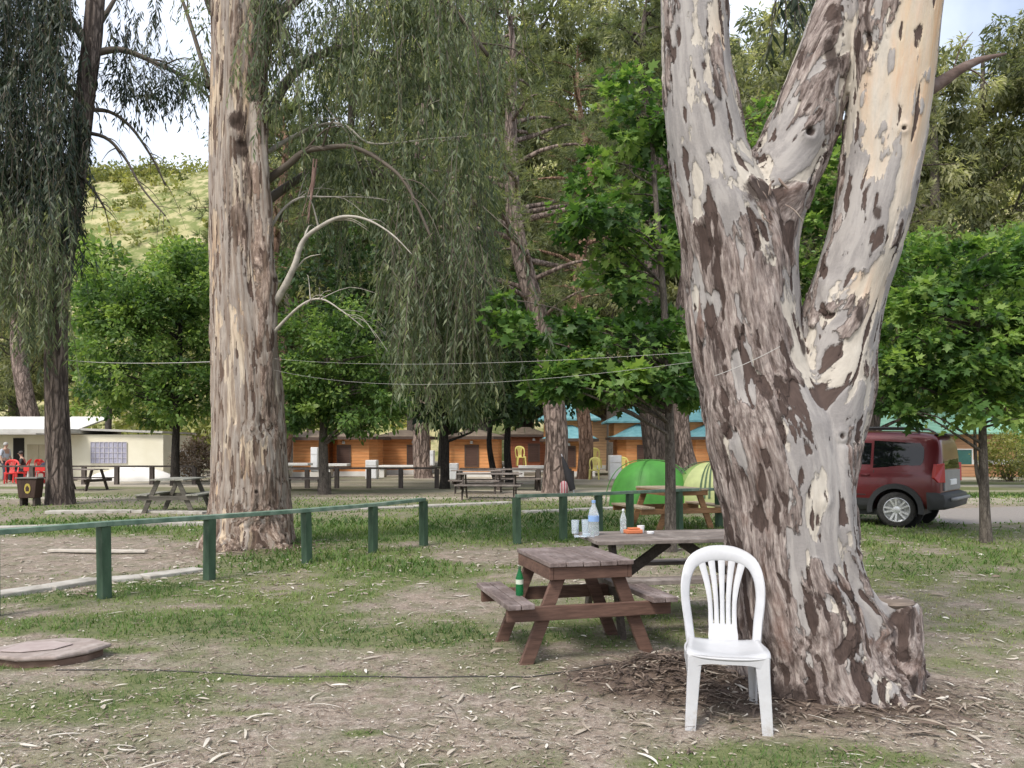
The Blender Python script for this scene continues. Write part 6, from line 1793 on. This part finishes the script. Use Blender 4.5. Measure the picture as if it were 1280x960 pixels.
white_box('white chest box behind the dark rail, below the orange cabins', 458, 472, 575, 595, 39); white_box('white chest box right of the shady tree trunk', 562, 573, 579, 599, 38); white_box('narrow white box at the right foot of the grey pine', 538, 543, 563, 582, 39)
def plinth(label, px0, px1, z, Y, depth=1.0):
    mb = MB(); w = (px1 - px0) * Y / 1000; mb.box((0, 0, z - .06), (w, depth, .12)); 
    for k in range(int(w / 1.5) + 1):
        mb.box((-w / 2 + .15 + k * (w - .3) / max(1, int(w / 1.5)), 0, (z - .12) / 2), (.25, depth * .8, z - .12))
    o = mb.build('white_counter', M_WALLW, None, bevel=.01); o.location = ((px0 + px1) / 2000 * Y - .64 * Y, Y, 0); tag(o, label, 'counter', 'long white counters')
plinth('long white counter behind the dark rail fence and the grey pine', 475, 527, .62, 41); plinth('white counter between the tall gum trunk and the grey trunk', 356, 388, .75, 40); plinth('white counter left of the leaning pine', 648, 686, .62, 40); plinth('white counter left of the white chest box', 408, 436, .7, 41)

# ------------------------------------------------------------------ litter bin, people, ropes, lid, kerbs, hose
Yb = 20.9
bb = Vector(((38 - 640) / 1000 * Yb, Yb, 0)); bin_ = thing('litter_bin', 'brown litter bin with a yellow emblem on two legs at the left edge', 'litter bin', bb, R(4))
M_BIN = wood('bin_brown', (.035, .020, .014), (.075, .045, .032), 'z', .6); M_EMB = plain('yellow_emblem', (.42, .33, .06), .5)
mb = MB(); mb.prism([(-.20, .20), (.20, .20), (.255, .70), (-.255, .70)], -.2, .2, lambda u, v, w: Vector((u, w, v))); mb.build('body', M_BIN, bin_, bevel=.015)
mb = MB(); mb.box((0, 0, .72), (.56, .46, .03)); mb.build('rim', plain('grey_rim', (.16, .15, .13), .6), bin_, bevel=.006)
for s in (-1, 1):
    mb = MB(); mb.box((s * .16, 0, .095), (.06, .3, .23)); mb.build('leg', M_SIDE2, bin_)
mb = MB(); mb.prism([(.09 * math.cos(q) * (1 if math.cos(2 * q) < 0 else .85), .45 + .13 * math.sin(q)) for q in [2 * math.pi * k / 18 for k in range(18)]], -.212, -.203, lambda u, v, w: Vector((u + .03, w, v))); mb.build('emblem', M_EMB, bin_)
mb = MB(); mb.prism([(-.04, .38), (.04, .38), (.045, .47), (.0, .53), (-.045, .47)], -.216, -.2125, lambda u, v, w: Vector((u + .03, w, v))); mb.build('emblem_mark', M_BIN, bin_)

def skin_body(name, joints, edges, mat, parent, root=0, lev=2):
    me = bpy.data.meshes.new(name)
    me.from_pydata([j[0] for j in joints], edges, [])
    o = bpy.data.objects.new(name, me); link(o, parent)
    md = o.modifiers.new('skin', 'SKIN'); md.use_smooth_shade = True
    for i, j in enumerate(joints):
        sv = me.skin_vertices[0].data[i]; r = j[1]
        sv.radius = r if hasattr(r, '__len__') else (r, r); sv.use_root = (i == root)
    sb = o.modifiers.new('sub', 'SUBSURF'); sb.levels = lev; sb.render_levels = lev
    me.materials.append(mat)
    return o
M_SKIN = plain('skin', (.42, .26, .19), .55); M_HAIR = plain('hair', (.05, .04, .035), .8); M_HAIRG = plain('grey_hair', (.38, .37, .35), .8)
def person(label, loc, rz, shirt, trousers, hair, seated):
    t = thing('person', label, 'person', loc, rz, 'people by the cream hut')
    # facing local -y
    if seated:
        hip, z0 = .48, 0
        J = [((0, .05, .50), (.16, .12)), ((0, .06, .72), (.15, .105)), ((0, .03, .98), (.17, .10)), ((0, .0, 1.10), .055), ((0, -.02, 1.17), .055), ((0, -.04, 1.25), (.075, .092)), ((0, -.04, 1.34), (.065, .08)),
             ((.19, .03, 1.01), .055), ((.25, .0, .78), .045), ((.19, -.22, .70), .035), ((.17, -.30, .69), .035), ((-.19, .03, 1.01), .055), ((-.25, .0, .78), .045), ((-.19, -.22, .70), .035), ((-.17, -.30, .69), .035),
             ((.10, 0, .48), .085), ((.12, -.42, .48), .06), ((.12, -.40, .08), .04), ((.12, -.53, .035), .035), ((-.10, 0, .48), .085), ((-.12, -.42, .48), .06), ((-.12, -.40, .08), .04), ((-.12, -.53, .035), .035)]
    else:
        J = [((0, 0, .94), (.15, .11)), ((0, 0, 1.15), (.14, .10)), ((0, .01, 1.40), (.17, .10)), ((0, 0, 1.50), .055), ((0, -.01, 1.56), .055), ((0, -.03, 1.63), (.075, .092)), ((0, -.03, 1.71), (.065, .08)),
             ((.19, .01, 1.42), .055), ((.25, .02, 1.14), .045), ((.23, -.12, .93), .033), ((.22, -.18, .86), .035), ((-.19, .01, 1.42), .055), ((-.25, .02, 1.14), .045), ((-.25, -.06, .90), .033), ((-.25, -.09, .82), .035),
             ((.09, 0, .86), .09), ((.10, -.02, .48), .062), ((.10, .02, .08), .042), ((.11, -.12, .035), .036), ((-.09, 0, .86), .09), ((-.11, -.06, .48), .062), ((-.12, -.02, .08), .042), ((-.12, -.15, .035), .036)]
    E = [(0, 1), (1, 2), (2, 3), (3, 4), (4, 5), (5, 6), (2, 7), (7, 8), (8, 9), (9, 10), (2, 11), (11, 12), (12, 13), (13, 14), (0, 15), (15, 16), (16, 17), (17, 18), (0, 19), (19, 20), (20, 21), (21, 22)]
    skin_body('body', J, E, M_SKIN, t)
    grow = lambda r, k: tuple(x + k for x in r) if hasattr(r, '__len__') else r + k
    sh = [(J[i][0], grow(J[i][1], .016)) for i in (0, 1, 2, 7, 8, 11, 12)]
    skin_body('shirt', sh, [(0, 1), (1, 2), (2, 3), (3, 4), (2, 5), (5, 6)], shirt, t)
    tr = [(J[i][0], grow(J[i][1], .02)) for i in (0, 15, 16, 17, 19, 20, 21)]
    skin_body('trousers', tr, [(0, 1), (1, 2), (2, 3), (0, 4), (4, 5), (5, 6)], trousers, t)
    h = Vector(J[5][0])
    mb = MB(); mb.lathe([(.088, -.02), (.096, .03), (.088, .08), (.06, .115), (.02, .128)], h + Vector((0, .022, 0)), 14); mb.build('hair', hair, t, True)
    mb = MB(); mb.lathe([(.014, 0), (.008, .03), (.003, .04)], h + Vector((0, -.098, -.01)), 8); mb.build('nose', M_SKIN, t, True)
    return t
person('standing person in a pale grey-blue shirt and dark trousers at the left edge', ((7 - 640) * .0352, 35.2, 0), R(80), plain('pale_shirt', (.42, .45, .50), .8), plain('dark_trousers', (.05, .06, .085), .8), M_HAIRG, False)
person('seated person in dark clothes beside the red chairs in front of the doorway', ((27 - 640) * .0348, 34.8, 0), R(-70), plain('dark_shirt', (.03, .035, .035), .8), plain('black_trousers', (.025, .025, .03), .8), M_HAIR, True)
cc_ = copy_thing(chair0, ((27 - 640) * .0348 - .05, 34.8, 0), R(-70), 'red plastic chair under the seated person in dark clothes', 1.1, M_RED); cc_['group'] = 'red plastic chairs by the cream hut'
tt = thing('garden_table', 'table under a red cloth just left of the dark tree trunk', 'table', ((47 - 640) * .0335, 33.9, 0))
mb = MB(); mb.box((0, 0, .735), (1.15, .8, .03)); mb.box((0, -.41, .63), (1.17, .012, .2)); mb.box((-.585, 0, .63), (.012, .8, .2)); mb.build('tablecloth', M_RED, tt, bevel=.006)
for sx in (-1, 1):
    for sy in (-1, 1):
        mb = MB(); mb.tube([(sx * .48, sy * .32, 0), (sx * .45, sy * .3, .72)], .025, 8); mb.build('leg', M_WHITE, tt)
heap('folded_blanket', 'dark folded blanket on the red table', 'blanket', ((54 - 640) * .0335, 33.9, .752), .3, .2, .16, plain('navy_cloth', (.02, .02, .04), .9), 9)

# concrete lid in the grass at the left
Ym = 5.72
mb_lab = 'pinkish concrete shaft cover on a brick collar in the grass at the left'
mx = (62 - 640) / 1000 * Ym
lid = thing('shaft_cover', mb_lab, 'cover', (mx, Ym, 0))
M_PCONC = noisy('pinkish_concrete', [(.19, .155, .135), (.29, .24, .215), (.38, .33, .30)], 6, (1, 1, 1), .9, .35, .01, dirt=((.12, .10, .08), 5, .55, .6))
mb = MB(); mb.prism([(.35 * math.cos(q) * (1 + .03 * math.sin(5 * q)), .27 * math.sin(q)) for q in [2 * math.pi * (k + .5) / 9 for k in range(9)]], -.10, .045, lambda u, v, w: Vector((u, v, w))); mb.build('collar', noisy('brick_red', [(.10, .06, .045), (.19, .13, .10)], 8), lid, bevel=.01)
mb = MB(); mb.prism([(.375 * math.cos(q) * (1 + .07 * math.sin(5 * q) + .05 * math.sin(2 * q + 1)), .30 * math.sin(q)) for q in [2 * math.pi * (k + .5) / 9 for k in range(9)]], .048, .078, lambda u, v, w: Vector((u, v, w + .01 * u))); mb.build('lid', M_PCONC, lid, bevel=.012)
mb = MB(); mb.prism([(-.27, -.14), (-.24, .09), (-.05, .14), (.14, .05), (.09, -.09), (-.1, -.17)], .0815, .089, lambda u, v, w: Vector((u, v, w + .01 * u))); mb.build('cement_patch', noisy('pink_cement', [(.30, .24, .225), (.40, .34, .315)], 7), lid, bevel=.003)

# pale concrete edging stones
def edging(label, rows, w=.16, h=.07, group='pale concrete edging strips'):
    t = thing('concrete_edging', label, 'edging', (*G(*rows[0]), 0), 0, group); b = t.location
    n = 0
    pts = [Vector((*G(*r), 0)) - b for r in rows]; rnd = random.Random(int(rows[0][0] + rows[0][1]))
    for a, c in zip(pts[:-1], pts[1:]):
        k = max(1, int((c - a).length / 1.1))
        for i in range(k):
            p = a.lerp(c, i / k); q = a.lerp(c, (i + .97) / k)
            mb = MB(); zz = h / 2 - .02 + rnd.uniform(-.012, .012)
            mb.beam(p + Vector((0, 0, zz)), q + Vector((rnd.uniform(-.03, .03), rnd.uniform(-.03, .03), zz)), w, h + .04); mb.build('slab', M_CONC, t, bevel=.012)
edging('broken pale concrete edging on the ground under the nearer green rail', [(-20, 748), (60, 737), (120, 727), (180, 722), (250, 712)], .26, .035)
edging('pale concrete edging behind the nearer rail at the left edge', [(-20, 662), (120, 658), (262, 656)], .3, .05); edging('pale concrete edging of the camp track, left half behind the tall gum tree', [(60, 641), (170, 640), (262, 642)], .35, .05)
edging('pale concrete edging of the camp track in front of the dark picnic tables', [(372, 640), (520, 634), (640, 629)], .4, .05); edging('pale concrete edging in the grass before the bright green tent', [(655, 641), (780, 636), (880, 640)], .3, .05)
mb = MB(); mb.box((0, 0, .02), (1.42, .09, .035)); o = mb.build('loose_plank', wood('pale_plank', (.42, .38, .32), (.6, .56, .5), 'x'), None, bevel=.005); gx, gy = G(122, 692); o.location = (gx, gy, .02); o.rotation_euler.z = R(-3); tag(o, 'pale plank lying on the bare earth behind the nearer green rail', 'plank')

# ropes and the hose
M_ROPE = plain('pale_rope', (.42, .41, .38), .8)
def rope(label, a, b2, sag, r=.006, mat=M_ROPE, name='rope', group=None):
    a, b2 = Vector(a), Vector(b2); mb = MB(); pts = []
    for i in range(25):
        s = i / 24; p = a.lerp(b2, s); p.z -= sag * 4 * s * (1 - s); pts.append(p - a)
    mb.tube(pts, r, 6); o = mb.build(name, mat, None, True); o.location = a; return tag(o, label, 'rope', group)
rope('pale clothes line tied from the dark left tree to the tall gum trunk', P(82, 450, YC - .3), P(270, 452, YL - .35), .05, .005)
rope('upper thin pale line from tall gum trunk to the big gum fork', P(340, 448, YL - .2), P(992, 431, YB - .18), .10, .0012)
rope('lower sagging thin pale line from tall gum trunk to the big gum fork', P(340, 462, YL - .2), P(990, 434, YB - .2), .22, .0012)
rope('short pale twine wrapped across the bark below the fork', P(893, 470, YB - .36), P(975, 433, YB - .36), .01, .002)
gp = lambda px, py: Vector((*G(px, py), 0))
hp = [gp(70, 838), gp(200, 836), gp(320, 842), gp(440, 843), (gp(560, 845)), gp(660, 846), gp(735, 838), gp(790, 828)]
mb = MB(); b0 = hp[0].copy(); fine = []
for i in range(len(hp) - 1):
    for k in range(6): fine.append(hp[i].lerp(hp[i + 1], k / 6))
hx = np.array([p.x for p in fine]); hy = np.array([p.y for p in fine]); hz = ground_h(hx, hy) + .012
mb.tube([Vector((a, b_, c - .007)) - b0 for a, b_, c in zip(hx, hy, hz)], .004, 8); o = mb.build('irrigation_hose', plain('black_hose', (.045, .042, .038), .7), None, True); o.location = b0; tag(o, 'thin black hose lying across the bare ground before the red-brown table', 'hose')

# a folded parasol against the leaning pine, with a striped bag at its foot
pb = Vector((P(716, 617, 26.3).x, 26.3, 0))
pr_ = thing('folded_parasol', 'dark folded parasol leaning on the foot of the leaning pine trunk', 'parasol', pb)
mb = MB(); v, f = ring_tube([(0, 0, .12), (-.12, .02, .5), (-.24, .05, .9), (-.34, .08, 1.22)], [.10, .13, .09, .02], 12, 5, .12, freq=6); mb.add(v, f); mb.build('canopy', plain('dark_parasol_cloth', (.016, .016, .018), .9), pr_, True)
mb = MB(); mb.tube([(.05, -.01, -.02), (0, 0, .16)], .016, 8); mb.tube([(-.34, .08, 1.2), (-.37, .09, 1.3)], .014, 8); mb.build('pole', M_ALLOY, pr_)
sb_ = thing('cloth_bag', 'small red and white striped bag at the foot of the leaning pine', 'bag', pb + Vector((-.32, -.25, 0)))
mb = MB()
v, f = ring_tube([(0, 0, 0), (.01, 0, .2), (0, .01, .36), (-.01, 0, .42)], [.12, .14, .11, .04], 14, 6, .12, freq=6); mb.add(v, f)
m_, nt_, b_ = new_mat('striped_cloth'); tc_ = nt_.nodes.new('ShaderNodeTexCoord'); sp_ = nt_.nodes.new('ShaderNodeSeparateXYZ'); nt_.links.new(tc_.outputs['Object'], sp_.inputs[0])
nt_.links.new(ramp(nt_, [(.5, (.28, .07, .08)), (.52, (.36, .30, .30))], mth(nt_, 'FRACT', mth(nt_, 'MULTIPLY', sp_.outputs[0], 12))).outputs[0], b_.inputs['Base Color']); b_.inputs['Roughness'].default_value = .9
mb.build('sack', m_, sb_, True)
